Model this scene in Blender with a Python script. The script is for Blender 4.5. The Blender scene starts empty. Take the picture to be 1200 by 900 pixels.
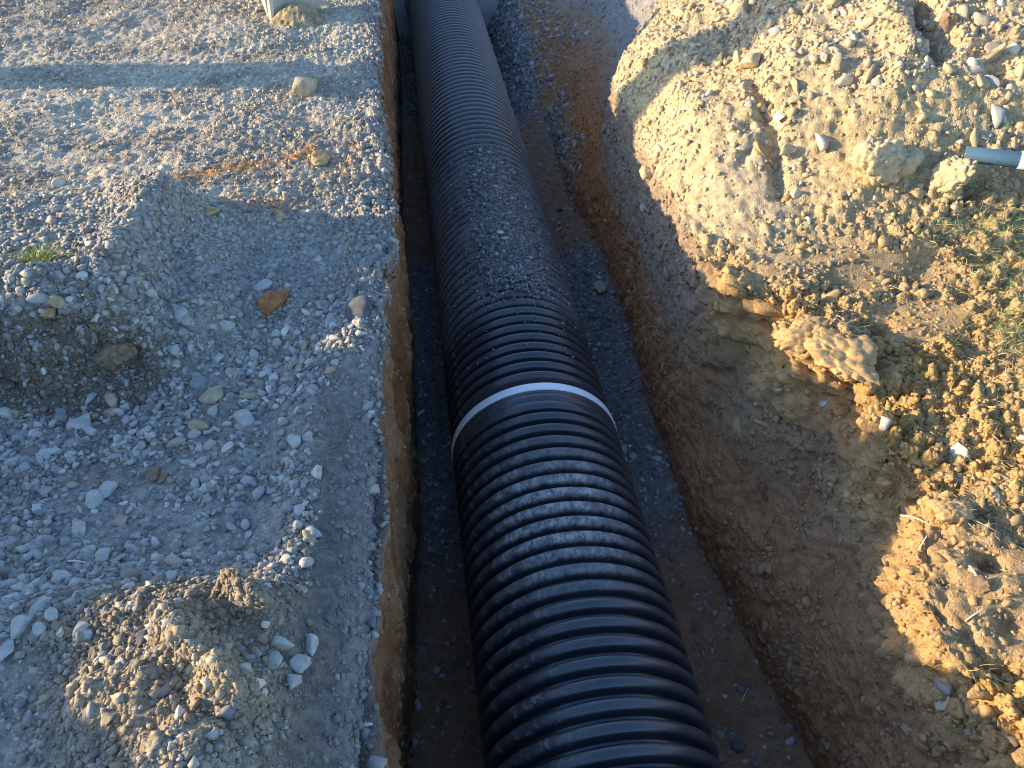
import bpy, math, random
import numpy as np
from mathutils import Vector, Matrix
from mathutils.bvhtree import BVHTree

random.seed(7)
rng = np.random.default_rng(11)
R = math.radians
sc = bpy.context.scene
col = sc.collection

# ------------------------------------------------------------------ camera
# world: trench runs along +Y, z = 0 is the ground left of the trench
CX = Vector((0.9916694, 0.08630328, -0.09562192))
CY = Vector((-0.12880919, 0.66442715, -0.73616897))
CU = Vector((0.0, 0.74235322, 0.67000872))
CAM = Vector((0, 0, 1.5)); FPX = 903.0
cam_d = bpy.data.cameras.new('camera'); cam = bpy.data.objects.new('camera', cam_d); col.objects.link(cam)
cam_d.sensor_width = 36; cam_d.lens = 36 * FPX / 1200; cam_d.clip_start = 0.05; cam_d.clip_end = 500
mr = Matrix((CX, CY, CU))            # rows: world axes written in camera axes
cam.matrix_world = Matrix.Translation(CAM) @ mr.to_4x4()
sc.camera = cam

# ------------------------------------------------------------------ light
SUN_EL, SUN_AZ = 13.0, -8.0           # travel direction of the light, low from the left
d = Vector((math.cos(R(SUN_AZ)) * math.cos(R(SUN_EL)), math.sin(R(SUN_AZ)) * math.cos(R(SUN_EL)), -math.sin(R(SUN_EL))))
w = bpy.data.worlds.new('World'); sc.world = w; w.use_nodes = True
nt = w.node_tree; sky = nt.nodes.new('ShaderNodeTexSky'); sky.sky_type = 'NISHITA'; sky.sun_disc = False
sky.sun_elevation = R(SUN_EL); sky.sun_rotation = math.atan2(-d.x, -d.y); sky.air_density = 1.0; sky.dust_density = 0.6; sky.ozone_density = 3.5
hs_ = nt.nodes.new('ShaderNodeHueSaturation'); hs_.inputs['Saturation'].default_value = 0.98
nt.links.new(sky.outputs[0], hs_.inputs['Color']); nt.links.new(hs_.outputs[0], nt.nodes['Background'].inputs[0]); nt.nodes['Background'].inputs[1].default_value = 0.15
sl = bpy.data.lights.new('sun', 'SUN'); so = bpy.data.objects.new('sun', sl); col.objects.link(so)
sl.energy = 3.4; sl.angle = R(0.53); sl.color = (1.0, 0.775, 0.45)
so.rotation_euler = d.to_track_quat('-Z', 'Y').to_euler(); so.location = (-5, 1, 4)
sc.render.filter_size = 1.0
sc.cycles.filter_width = 1.0
sc.view_settings.view_transform = 'Standard'; sc.view_settings.look = 'None'
sc.view_settings.exposure = 1.52; sc.view_settings.gamma = 1.0

# ------------------------------------------------------------------ noise
def _h(i, j, k, seed):
    n = (i.astype(np.int64) * 374761393 + j.astype(np.int64) * 668265263 + k.astype(np.int64) * 2147483647 + seed * 974634777) & 0xFFFFFFFF
    n = ((n ^ (n >> 13)) * 1274126177) & 0xFFFFFFFF
    n = ((n ^ (n >> 16)) * 2246822519) & 0xFFFFFFFF
    return ((n ^ (n >> 15)) & 0xFFFFFF) / float(0xFFFFFF)

def vn(x, y, z, seed=0):
    x, y, z = np.broadcast_arrays(np.asarray(x, float), np.asarray(y, float), np.asarray(z, float))
    xi, yi, zi = np.floor(x).astype(np.int64), np.floor(y).astype(np.int64), np.floor(z).astype(np.int64)
    fx, fy, fz = x - xi, y - yi, z - zi
    u, v, t = fx*fx*(3-2*fx), fy*fy*(3-2*fy), fz*fz*(3-2*fz)
    r = 0
    for a in (0, 1):
        for b in (0, 1):
            for c in (0, 1):
                r = r + _h(xi+a, yi+b, zi+c, seed) * (u if a else 1-u) * (v if b else 1-v) * (t if c else 1-t)
    return r * 2 - 1

def fbm(x, y, z, octs=4, seed=0, gain=0.5):
    s, a, f, tot = 0, 1.0, 1.0, 0
    for o in range(octs):
        s = s + a * vn(x*f + o*17.3, y*f - o*9.1, z*f + o*5.7, seed + o); tot += a
        a *= gain; f *= 2.03
    return s / tot

def clods(x, y, z, seed=0, soft=0.55):
    """rounded lumps: 1 at the middle of each lump, 0 in the creases"""
    xi, yi, zi = np.floor(x).astype(np.int64), np.floor(y).astype(np.int64), np.floor(z).astype(np.int64)
    best = np.full(np.shape(x), 9.0); second = np.full(np.shape(x), 9.0)
    for a in (-1, 0, 1):
        for b in (-1, 0, 1):
            for c in (-1, 0, 1):
                ci, cj, ck = xi+a, yi+b, zi+c
                dx = ci + _h(ci, cj, ck, seed) - x; dy = cj + _h(ci, cj, ck, seed+1) - y; dz = ck + _h(ci, cj, ck, seed+2) - z
                q = dx*dx + dy*dy + dz*dz
                second = np.minimum(second, np.maximum(best, q)); best = np.minimum(best, q)
    return np.clip((np.sqrt(second) - np.sqrt(best)) / soft, 0, 1)

def S(x, a, b):
    t = np.clip((x - a) / (b - a), 0, 1); return t * t * (3 - 2 * t)
def G(x, y, cx, cy, sx, sy, rot=0.0):
    c, s = math.cos(rot), math.sin(rot); u = (x-cx)*c + (y-cy)*s; v = -(x-cx)*s + (y-cy)*c
    return np.exp(-(u/sx)**2 - (v/sy)**2)
def seg(x, y, ax, ay, bx, by):
    vx, vy = bx-ax, by-ay; t = np.clip(((x-ax)*vx + (y-ay)*vy) / (vx*vx+vy*vy), 0, 1)
    return np.hypot(x-ax-t*vx, y-ay-t*vy)
def lerp(a, b, t): return a + (b - a) * t
def mixc(c, target, m): return c + (np.array(target) - c) * m[..., None]

# ------------------------------------------------------------------ materials
def mat_soil(name, scale=1.0, rough=0.95, bump=0.6, vary=0.45, attr='albedo', spec=0.15):
    m = bpy.data.materials.new(name); m.use_nodes = True; n = m.node_tree.nodes; L = m.node_tree.links
    b = n['Principled BSDF']; b.inputs['Roughness'].default_value = rough; b.inputs['Specular IOR Level'].default_value = spec
    tc = n.new('ShaderNodeTexCoord'); at = n.new('ShaderNodeAttribute'); at.attribute_name = attr
    n1 = n.new('ShaderNodeTexNoise'); n1.inputs['Scale'].default_value = 34 * scale; n1.inputs['Detail'].default_value = 6; n1.inputs['Roughness'].default_value = 0.68
    n2 = n.new('ShaderNodeTexNoise'); n2.inputs['Scale'].default_value = 260 * scale; n2.inputs['Detail'].default_value = 4; n2.inputs['Roughness'].default_value = 0.7
    vo = n.new('ShaderNodeTexVoronoi'); vo.inputs['Scale'].default_value = 150 * scale
    for q in (n1, n2, vo): L.new(tc.outputs['Object'], q.inputs['Vector'])
    mr1 = n.new('ShaderNodeMapRange'); mr1.inputs['From Min'].default_value = 0.3; mr1.inputs['From Max'].default_value = 0.7
    mr1.inputs['To Min'].default_value = 1 - vary; mr1.inputs['To Max'].default_value = 1 + vary; L.new(n1.outputs[0], mr1.inputs['Value'])
    mr2 = n.new('ShaderNodeMapRange'); mr2.inputs['From Min'].default_value = 0.3; mr2.inputs['From Max'].default_value = 0.7
    mr2.inputs['To Min'].default_value = 1 - vary*0.6; mr2.inputs['To Max'].default_value = 1 + vary*0.6; L.new(n2.outputs[0], mr2.inputs['Value'])
    mu = n.new('ShaderNodeMath'); mu.operation = 'MULTIPLY'; L.new(mr1.outputs[0], mu.inputs[0]); L.new(mr2.outputs[0], mu.inputs[1])
    vm = n.new('ShaderNodeVectorMath'); vm.operation = 'SCALE'; L.new(at.outputs['Color'], vm.inputs[0]); L.new(mu.outputs[0], vm.inputs['Scale'])
    L.new(vm.outputs[0], b.inputs['Base Color'])
    ad = n.new('ShaderNodeMath'); ad.operation = 'ADD'; L.new(n2.outputs[0], ad.inputs[0])
    ml = n.new('ShaderNodeMath'); ml.operation = 'MULTIPLY'; ml.inputs[1].default_value = 0.7; L.new(vo.outputs['Distance'], ml.inputs[0]); L.new(ml.outputs[0], ad.inputs[1])
    ad2 = n.new('ShaderNodeMath'); ad2.operation = 'MULTIPLY_ADD'; ad2.inputs[1].default_value = 2.5; L.new(n1.outputs[0], ad2.inputs[0]); L.new(ad.outputs[0], ad2.inputs[2])
    bp = n.new('ShaderNodeBump'); bp.inputs['Strength'].default_value = bump; bp.inputs['Distance'].default_value = 0.006 / scale
    L.new(ad2.outputs[0], bp.inputs['Height']); L.new(bp.outputs[0], b.inputs['Normal'])
    return m

def mat_rock(name, color, vary=0.35, scale=40, rough=0.85, color2=None, bump=0.4):
    m = bpy.data.materials.new(name); m.use_nodes = True; n = m.node_tree.nodes; L = m.node_tree.links
    b = n['Principled BSDF']; b.inputs['Roughness'].default_value = rough; b.inputs['Specular IOR Level'].default_value = 0.25
    tc = n.new('ShaderNodeTexCoord'); n1 = n.new('ShaderNodeTexNoise'); n1.inputs['Scale'].default_value = scale; n1.inputs['Detail'].default_value = 8; n1.inputs['Roughness'].default_value = 0.65
    L.new(tc.outputs['Object'], n1.inputs['Vector'])
    cr = n.new('ShaderNodeValToRGB'); cr.color_ramp.elements[0].position = 0.32; cr.color_ramp.elements[1].position = 0.68
    c2 = color2 or [min(1, c * (1 + vary)) for c in color]
    cr.color_ramp.elements[0].color = (*[c * (1 - vary) for c in color], 1); cr.color_ramp.elements[1].color = (*c2, 1)
    L.new(n1.outputs[0], cr.inputs[0]); L.new(cr.outputs[0], b.inputs['Base Color'])
    bp = n.new('ShaderNodeBump'); bp.inputs['Strength'].default_value = bump; bp.inputs['Distance'].default_value = 0.004
    L.new(n1.outputs[0], bp.inputs['Height']); L.new(bp.outputs[0], b.inputs['Normal'])
    return m

def mat_attr(name, rough=0.9, attr='albedo', spec=0.2, scale=90, bump=0.35, trans=False):
    return mat_soil(name, scale=scale/60, rough=rough, bump=bump, vary=0.16, attr=attr, spec=spec)

M_ground = mat_soil('gravelly_ground', bump=0.7)
M_wall = mat_soil('clay_wall', scale=0.8, bump=0.7, vary=0.32)
M_stone = mat_attr('gravel_stones')
M_blade = mat_attr('grass_blades', rough=0.7, bump=0.0)

# ------------------------------------------------------------------ mesh helpers
def link(name, me, m=None, parent=None, smooth=False):
    o = bpy.data.objects.new(name, me); col.objects.link(o)
    if m: me.materials.append(m)
    if parent: o.parent = parent
    return o

def np_mesh(name, V, F, colr=None, smooth=False):
    """V (n,3); F (m,k) with k = 3 or 4"""
    me = bpy.data.meshes.new(name); k = F.shape[1]
    me.vertices.add(len(V)); me.vertices.foreach_set('co', np.ascontiguousarray(V, np.float32).ravel())
    me.loops.add(F.size); me.loops.foreach_set('vertex_index', np.ascontiguousarray(F, np.int32).ravel())
    me.polygons.add(len(F)); me.polygons.foreach_set('loop_start', np.arange(0, F.size, k, dtype=np.int32))
    me.polygons.foreach_set('loop_total', np.full(len(F), k, np.int32))
    if smooth: me.polygons.foreach_set('use_smooth', np.ones(len(F), bool))
    me.update(calc_edges=True)
    if colr is not None:
        a = me.color_attributes.new('albedo', 'FLOAT_COLOR', 'POINT')
        c4 = np.ones((len(V), 4), np.float32); c4[:, :3] = colr; a.data.foreach_set('color', c4.ravel())
    return me

def tag(o, label=None, cat=None, group=None, kind=None):
    if label: o['label'] = label
    if cat: o['category'] = cat
    if group: o['group'] = group
    if kind: o['kind'] = kind
    return o

def grid_faces(nv, nu):
    i = np.arange(nv*nu).reshape(nv, nu)
    return np.stack([i[:-1, :-1], i[:-1, 1:], i[1:, 1:], i[1:, :-1]], -1).reshape(-1, 4)

# ------------------------------------------------------------------ pipe numbers
PX, PZ, PR, PITCH = 0.392, -0.94, 0.355, 0.0643
RING_Y = 2.262
FLOOR = -1.3
END_Y = 8.75

# ------------------------------------------------------------------ terrain profile functions
def tab(y, t): ys, vs = zip(*t); return np.interp(y, ys, vs)
LIP = [(-4, -.19), (.6, -.192), (.8, -.199), (1.1, -.190), (1.23, -.184), (1.5, -.172), (1.9, -.155), (2.33, -.149), (2.5, -.112), (2.8, -.112), (3.16, -.116), (3.46, -.135), (4, -.157), (5.4, -.158), (9, -.16)]
BASE = [(-4, -.24), (1.14, -.228), (1.45, -.204), (2.03, -.149), (2.8, -.135), (3.5, -.135), (4.4, -.165), (5.6, -.14), (7.4, -.11), (10, -.12)]
RFL = [(-4, 1.22), (.95, 1.206), (1.27, 1.16), (1.65, 1.107), (2.1, 1.062), (2.66, 1.07), (3.36, 1.107), (4.26, 1.126), (5.5, 1.09), (7.2, 1.10), (10, 1.12)]
BX = [(-4, 1.3), (.64, 1.27), (.8, 1.22), (.98, 1.21), (1.2, 1.33), (1.37, 1.47), (1.54, 1.42), (1.79, 1.52), (1.88, 1.42), (2.0, 1.27), (2.24, 1.33), (2.36, 1.13), (2.8, 1.10), (3.23, 1.08), (3.8, 1.12), (4.33, 1.13), (5.1, 1.5), (6.25, 2.0), (8, 2.3), (10, 2.3)]
BZ = [(-4, -.3), (.64, -.30), (.98, -.27), (1.37, -.32), (1.79, -.32), (2.24, -.26), (2.36, -.21), (3.2, -.17), (3.8, -.17), (4.33, -.15), (5.1, -.2), (6.25, -.28), (10, -.2)]

def z_left(x, y):
    z = 0.012 * fbm(x*1.1, y*1.1, 0, 3, 3)
    far = S(y, 2.7, 3.1)
    z = z + far * 0.022 * fbm(x*4, y*4, 0, 3, 5)
    z = z - .045 * (1 - S(y, 1.75, 2.2)) * S(x, -2.2, -1.6)
    # near hollow filled with loose gravel
    hol = S(y, 1.0, 1.3) * (1 - S(y, 1.98, 2.22)) * (1 - S(x, -.55, -.22))
    z = z - 0.105 * hol - .025*G(x, y, -.3, 1.45, .2, .3)
    side = S(y, 1.9, 2.2) * (1 - S(y, 2.6, 2.9)) * S(x, -.8, -.62) * (1 - S(x, -.35, -.15))
    z = z - 0.05 * side
    # hummock at the left edge, its crest, its overhanging near face
    plat = (1 - S(x + .10*vn(y*3, x*2, 4), -.98, -.80)) * S(y + .07*vn(x*5, y*3, 2) + .02*vn(x*19, 1, 2), 1.97, 2.035) * (1 - S(y, 2.72, 2.92))
    z = z + 0.125 * plat - .05 * G(x, y, -1.05, 1.88, .28, .10)
    z = z + 0.085 * G(x, y, -.93, 2.62, .13, .22, 0.5) + 0.06 * G(x, y, -.98, 2.3, .09, .16)
    z = z + 0.05 * G(x, y, -1.2, 2.16, .10, .05, 0.3) + 0.05*G(x, y, -1.45, 2.2, .2, .06)
    z = z + 0.04 * G(x, y, -.66, 2.72, .14, .07, -.4)
    # brown hump and lit crests nearest the camera
    z = z + 0.055 * G(x, y, -.62, 1.03, .26, .09, -0.15)
    rough = 0.85 + 0.25 * fbm(x*22, y*22, 0, 2, 12)
    z = z + 0.088 * np.exp(-(seg(x, y, -.60, .965, -.43, .78) / .036)**2) * rough
    z = z + 0.068 * np.exp(-(seg(x, y, -.72, .82, -.50, .70) / .085)**2) * rough + 0.045 * G(x, y, -.50, .80, .05, .05)
    z = z + 0.08 * G(x, y, -.56, .62, .22, .09)
    z = z + 0.09 * np.exp(-(seg(x, y, -.50, 1.06, -.42, .99) / .022)**2) * rough
    z = z + .055 * G(x, y, -.61, .88, .09, .07)
    # shoulder that rolls into the trench beside the near end
    z = z - 0.125 * (1 - S(y, 1.6, 2.1)) * S(x, -.42, -.15)
    z = z + 0.02 * S(y, 2.9, 3.1) * S(x, -.3, -.15) * (1 - S(x, -.13, -.10))
    # unseen bank added outside the frame, crest shaped to shade the near ground
    hb = 0.777 * (1 - S(y + .05*vn(y*3, 1, 1), 2.28, 2.62)) * (1 + .05 * fbm(y*4, 0, 0, 3, 8)) * S(y, -6, -3)
    z = z + hb * np.exp(-((x + 3.7) / .75)**2)
    z = z * 1.0
    m = 1 - S(y, 8.9, 12)
    return z

def g_mound(dd, y):
    wv = S(y, 2.25, 3.4)
    mound = np.interp(dd, [0, .18, .3, .46, .7, 1.1, 1.6, 3, 6, 90], [0, .24, .31, .38, .54, .68, .76, .80, .4, 0])
    flat = np.interp(dd, [0, .25, .8, 2, 5, 90], [0, .03, .12, .26, .2, .3])
    far = 1 - 0.35 * S(y, 5, 8) + 0*y
    return lerp(flat, mound * far, wv)

# ------------------------------------------------------------------ build the ground sheet
ys = [-60, -25, -10, -6, -4, -2.5, -1.5, -.8, -.3, 0, .15]
y = .15
while y < 9.2:
    y += 0.0068 + 0.0033 * max(0, y - .6) ; ys.append(y)
ys += [9.35, 9.6, 10, 11, 13, 18, 30, 60]
ys = np.array(ys); nv = len(ys)
xo = np.array([-90, -40, -20, -12, -8, -6.5]); 
NA1, NA, NB, NF, NS, NR, NR2 = 30, 275, 80, 54, 140, 300, 24
xl = tab(ys, LIP) + .022*fbm(ys*2.6, 0, 0, 3, 401) + .020*fbm(ys*9, 3, 0, 4, 403); xb = tab(ys, BASE); xf = tab(ys, RFL) + .030*fbm(ys*3, 7, 0, 4, 433); bx = tab(ys, BX); bz = tab(ys, BZ)
Yc = ys[:, None]
tl = np.linspace(0, 1, NA1)[None, :-1]
A1 = -6 + (3) * tl + 0*Yc
ta = np.linspace(0, 1, NA)[None, :]
A2 = -3 + (xl[:, None] + 3) * (1 - (1 - ta)**1.35)
XA = np.concatenate([np.broadcast_to(xo, (nv, len(xo))), A1, A2], 1)
ZA = z_left(XA, Yc + 0*XA)
zl = ZA[:, -1]
# rim crumbles: soften the last centimetres of the rim
tb = np.linspace(0, 1, NB + 1)[None, 1:]
bow = 0.02 * np.sin(tb * math.pi)
kk = .020 * fbm(Yc*8, tb*2.5, 0, 4, 407, .6) * np.exp(-tb/.3)
XB = kk + lerp(xl[:, None], xb[:, None], tb**.8) + bow * 0.3 - 0.020*np.exp(-((tb-.10)/.06)**2)*(.5+.9*fbm(Yc*4, tb*3, 0, 3, 405)) - .02*np.exp(-tb/.012)
ZB = lerp(zl[:, None], FLOOR, tb)
tf = np.linspace(0, 1, NF + 1)[None, 1:]
XF = lerp(xb[:, None], xf[:, None], tf) + 0*Yc
pile = S(Yc, 5.6, 8.2) * S(XF, .80, 1.2) * .62
pile2 = 0.05 * S(XF, .7, 1.1) * S(Yc, 1.8, 2.2) * (1 - S(Yc, 4.4, 4.9))
ZF = FLOOR + pile + pile2 + 0.03 * np.exp(-((tf) / .08)**2) + 0*XF
ts = np.linspace(0, 1, NS + 1)[None, 1:]
# right bank: steep at the foot, easing near the rim
kx = 0.42
zf_end = ZF[:, -1][:, None]
sx = ts**1.25
far_b = S(Yc, 4.6, 5.6)
XS = lerp(xf[:, None], bx[:, None], lerp(sx, ts**1.0, far_b)) + 0*Yc
ZS = lerp(zf_end, bz[:, None], lerp(ts**0.95, ts**0.9, far_b))
tr = np.linspace(0, 1, NR + 1)[None, 1:]
XR = bx[:, None] + 3.6 * tr**1.35
xo2 = np.array([.15, .3, .5, .8, 1.2, 1.7, 2.5, 3.5, 5, 7, 10, 15, 25, 40, 86]); 
XR2 = XR[:, -1:] + xo2[None, :]
XR = np.concatenate([XR, XR2], 1)
ZR = bz[:, None] + g_mound(XR - bx[:, None], Yc)
X = np.concatenate([XA, XB, XF, XS, XR], 1); Z = np.concatenate([ZA, ZB, ZF, ZS, ZR], 1); Y = np.broadcast_to(Yc, X.shape).copy()
nu = X.shape[1]
iA = XA.shape[1]; iB = iA + NB; iF = iB + NF; iS = iF + NS
U = np.zeros((nv, nu)); U[:, :iA] = 0; U[:, iA:iB] = 1; U[:, iB:iF] = 2; U[:, iF:iS] = 3; U[:, iS:] = 4
# denser sampling is not needed further out
# close the trench beyond the concrete basin and behind the photographer
openm = S(Y, -3.2, -2.6) * (1 - S(Y, 10.0, 10.3))
Z = np.where(Z < 0, Z * openm, Z)
vis = (Y > .1) & (Y < 9.4) & (np.abs(X) < 5)
visf = vis.astype(float)

# displacement along the surface normal
def normals(X, Y, Z):
    P = np.stack([X, Y, Z], -1); du = np.gradient(P, axis=1); dv = np.gradient(P, axis=0)
    n = np.cross(du, dv); n /= np.linalg.norm(n, axis=-1, keepdims=True) + 1e-12
    return n
N = normals(X, Y, Z)
def smooth_rows(a, k):
    c = np.cumsum(np.pad(a, ((0, 0), (k, k), (0, 0)), 'edge'), 1); return (c[:, 2*k:] - c[:, :-2*k]) / (2*k)
Ns = N.copy(); Ns[:, 1:] = smooth_rows(N, 9)[:, :nu-1]; Ns /= np.linalg.norm(Ns, axis=-1, keepdims=True) + 1e-12
isL, isW, isF, isSl, isR = [(U == k).astype(float) for k in range(5)]
D = np.zeros_like(X); brownf0 = (1 - S(Y, 1.8, 2.1))
f1 = fbm(X*7, Y*7, Z*7, 4, 21); f2 = fbm(X*30, Y*30, Z*30, 4, 31, .6)
c1 = clods(X*18, Y*18, Z*18, 41); c2 = clods(X*42, Y*42, Z*42, 44)
c0 = clods(X*7.5, Y*7.5, Z*7.5, 47)
rid = np.abs(fbm(X*9, Y*9, Z*5, 3, 61))
n_r1 = fbm(X*2.2, Y*2.2, 3, 2, 423)
# masks of smooth trampled mud (right) and rough turned soil
mud = isR * (1 - S(Y, 2.3, 2.6)) * S(fbm(X*3.2 + 5, Y*3.2, 0, 3, 71), .02, .18)
mud = np.maximum(mud, isR * (G(X, Y, 1.78, 2.05, .17, .10) > .35) * .95)
wmd = isR * S(Y, 2.3, 3.2)
smoothbank = isR * G(X, Y, 1.30, 2.85, .22, .55, 0)
nearpath = isL * (1 - S(Y, 1.6, 2.1)) * S(X, -.42, -.33)
D += isL * (0.008*f1 + 0.008*f2 + 0.006*c2*(1-nearpath))
D += isL * S(Y, 2.5, 3.0) * (.006*(c2-.4) + .009*(c1-.4)*S(f1, -.1, .3) + .004*f2 + .010*fbm(X*5, Y*11, 0, 4, 431))
D += isL * 0.022 * c1 * G(X, Y, -1.1, 2.15, .5, .3) + isL * .035 * (c0 - .4) * G(X, Y, -1.15, 2.03, .35, .12)
D += isL * .012 * (c1 - .4) * G(X, Y, -.6, .85, .3, .22)
D += isL * S(X, -.34, -.16) * (0.020*f1 + 0.022*(c1-.5) + .010*f2) * S(Y, 1.0, 2.2)
D += -isL * np.clip(1 - (tab(Y, LIP) - X) / .07, 0, 1)**2 * .045 * (1 + 1.2*fbm(X*5, Y*7, 0, 3, 409))
D += isL * S(X, -.20, -.12) * 0.03 * (c0 - .4) * S(Y, 1.9, 2.4)
D += isW * (.022*fbm(X*2, Y*14, Z*2, 3, 411) + 0.034*f1 + 0.012*f2 + 0.012*(c1-.4)*S(f1, -.2, .2))
D += isF * (0.022*f1 + 0.010*f2 + .010*c2 + .02*(c0-.4)*brownf0)
D += isSl * (0.016*f1 + 0.013*f2 + 0.014*(c1-.5)*S(fbm(X*2, Y*2, Z*2, 2, 81), -.3, .1) + .009*(c2-.5) + 0.010*(c0-.5))
D += isSl * S((Z - FLOOR), .55, .8) * (1 - S(Y, 2.5, 2.8)) * (.035*(c0-.45) + .022*(c1-.45) + .012*f2)
D += isSl * -.008 * np.clip(1 - np.abs(vn((Y*.9 + Z*.7)*16, (Y - Z)*1.2, 0, 83))*5, 0, 1)
D += isR * ((1-mud) * (0.016*f1 + 0.014*f2 + (1-smoothbank)*(1-.85*wmd)*(0.024*(c1-.4)*(.5+.8*S(fbm(X*2.3, Y*2.3, 1, 2, 87), -.15, .25)) + .012*c2)) + mud * .006 * f1)
D += isR * (1-mud) * (1 - S(Y, 2.3, 2.7)) * (.030*(c0-.45)*S(rid, .05, .3) + .018*(c1-.4))
# crumbled rim of the right bank: lumpy orange edge
rim = isR * (1 - S(X - tab(Y, BX), .0, .22)) + isSl * S((Z - FLOOR) / (tab(Y, BZ) - FLOOR), .82, 1.0)
D += rim * (1 - S(Y, 2.5, 2.9)) * (0.042 * (c0 - .45) + .020*(c1-.5) + .022*f2)
D += rim * S(Y, 2.5, 2.9) * 0.02 * f1
# particular features of the right-hand ground
D += isR * S(Y, 2.4, 3.0) * S(X - tab(Y, BX), .1, .35) * (.080*fbm(X*3.1, Y*3.1, 0, 5, 421, .6) + .020*(c0-.4)*S(n_r1, -.2, .2) + .008*f2 + .006*(c1-.4)*S(f1, 0, .3))
D += isR * -.055 * np.exp(-(seg(X + .02*vn(Y*12, 1, 1), Y, 1.55, 3.36, 1.47, 2.72) / .03)**2)
D += isR * -.12 * np.exp(-(seg(X + .02*vn(Y*14, 1, 1), Y, 2.24, 3.4, 2.19, 3.06) / .05)**2)
D += isR * .03 * np.exp(-(seg(X + .02*vn(Y*14, 1, 1), Y, 2.12, 3.4, 2.08, 3.1) / .06)**2)
for (cx, cy, sx_, sy_, hh) in [(1.90, 2.72, .035, .045, -.12), (1.83, 2.72, .06, .05, .05), (1.94, 2.68, .05, .04, .04), (2.17, 2.53, .05, .04, -.09), (2.10, 2.57, .06, .05, .06), (1.605, 2.05, .035, .05, -.09), (1.47, 1.98, .10, .07, .045), (1.515, 1.24, .04, .045, -.09), (1.46, 1.20, .05, .05, .04), (1.45, 1.06, .035, .03, -.07), (1.40, .88, .04, .04, -.05), (1.43, .95, .05, .04, .04), (2.40, 2.93, .05, .05, -.06), (1.98, 2.95, .12, .08, .03), (1.7, 2.6, .1, .06, .03), (1.35, 3.0, .1, .1, .02), (1.72, 3.25, .12, .1, .03), (1.62, 2.18, .10, .06, .035), (1.42, 2.03, .10, .07, .05), (1.60, 1.30, .10, .05, .03), (1.62, 1.12, .08, .06, -.05), (1.55, 1.33, .04, .04, -.05), (1.52, 1.90, .06, .05, -.06), (1.66, 2.07, .05, .03, -.03), (1.9, 2.28, .08, .04, -.03), (1.98, 2.12, .05, .03, -.03)]:
    D += isR * hh * G(X, Y, cx, cy, sx_, sy_, .4) * (1 + .4*f2)
D = D * visf + (1 - visf) * 0
edge = np.minimum(1, np.abs(np.arange(nu) - nu) / 3.0)
P = np.stack([X, Y, Z], -1) + Ns * D[..., None]

# ---- albedo of the bare ground (colour of the material itself)
C = np.zeros((nv, nu, 3))
n_lo = fbm(X*1.6, Y*1.6, Z*1.6, 4, 101); n_mid = fbm(X*6, Y*6, Z*6, 4, 111); n_hi = fbm(X*24, Y*24, Z*24, 3, 121)
grey = np.array([.40, .375, .335]); tan = np.array([.41, .295, .155]); clay = np.array([.44, .20, .075]); brown = np.array([.34, .21, .12]); darkg = np.array([.20, .20, .205])
cream = np.array([.53, .405, .235]); ochre = np.array([.54, .32, .10]); redc = np.array([.24, .11, .055]); dark = np.array([.12, .085, .06])
# left
cl = np.broadcast_to(grey*.92, C.shape).copy()
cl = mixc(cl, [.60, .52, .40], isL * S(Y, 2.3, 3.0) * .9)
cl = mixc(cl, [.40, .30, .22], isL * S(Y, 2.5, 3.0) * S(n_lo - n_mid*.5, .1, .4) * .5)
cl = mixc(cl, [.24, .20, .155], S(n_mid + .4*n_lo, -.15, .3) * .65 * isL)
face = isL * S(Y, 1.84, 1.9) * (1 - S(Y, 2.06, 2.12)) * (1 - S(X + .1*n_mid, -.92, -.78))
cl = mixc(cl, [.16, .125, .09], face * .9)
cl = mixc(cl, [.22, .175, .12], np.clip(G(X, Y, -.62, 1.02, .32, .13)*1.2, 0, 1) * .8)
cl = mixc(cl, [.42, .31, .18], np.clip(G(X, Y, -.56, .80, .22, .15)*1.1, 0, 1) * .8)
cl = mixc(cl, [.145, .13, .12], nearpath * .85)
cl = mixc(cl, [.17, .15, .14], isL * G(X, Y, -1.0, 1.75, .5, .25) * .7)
streak = np.exp(-(seg(X, Y, -1.0, 3.05, -.45, 3.25) / .05)**2) + np.exp(-(seg(X, Y, -.72, 2.80, -.52, 2.78) / .05)**2) + np.exp(-(seg(X, Y, -.28, 3.28, -.33, 3.0) / .05)**2)*.8
cl = mixc(cl, [.58, .26, .08], np.clip(streak * S(n_hi, -.35, .15), 0, 1) * .95)
cl = mixc(cl, [.27, .26, .26], S(X, -.33, -.2) * .7 * isL)
# wall
cw = np.broadcast_to(clay*np.array([.44, .43, .46]), C.shape).copy()
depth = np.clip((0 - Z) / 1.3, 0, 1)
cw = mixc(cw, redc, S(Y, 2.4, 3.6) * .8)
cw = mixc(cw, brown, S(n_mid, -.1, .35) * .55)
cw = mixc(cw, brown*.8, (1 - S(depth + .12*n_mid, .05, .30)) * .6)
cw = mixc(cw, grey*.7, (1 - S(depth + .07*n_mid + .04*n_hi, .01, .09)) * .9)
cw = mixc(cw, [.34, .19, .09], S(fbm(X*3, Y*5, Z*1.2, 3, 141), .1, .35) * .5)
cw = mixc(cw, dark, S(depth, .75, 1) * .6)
# floor
cf = np.broadcast_to(darkg, C.shape).copy()
brownfloor = np.maximum((1 - S(Y + .3*n_lo, 1.75, 2.1)), S(Y + .15*n_mid, 4.1, 4.4) * (1 - S(Y, 6.2, 6.8)))
cf = mixc(cf, [.34, .19, .11], brownfloor * .9)
cf = mixc(cf, redc, brownfloor * S(n_mid, 0, .3) * .5)
cf = mixc(cf, [.28, .28, .285], S(Y, 6.2, 7.0) * S(X, .6, .8))
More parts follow.
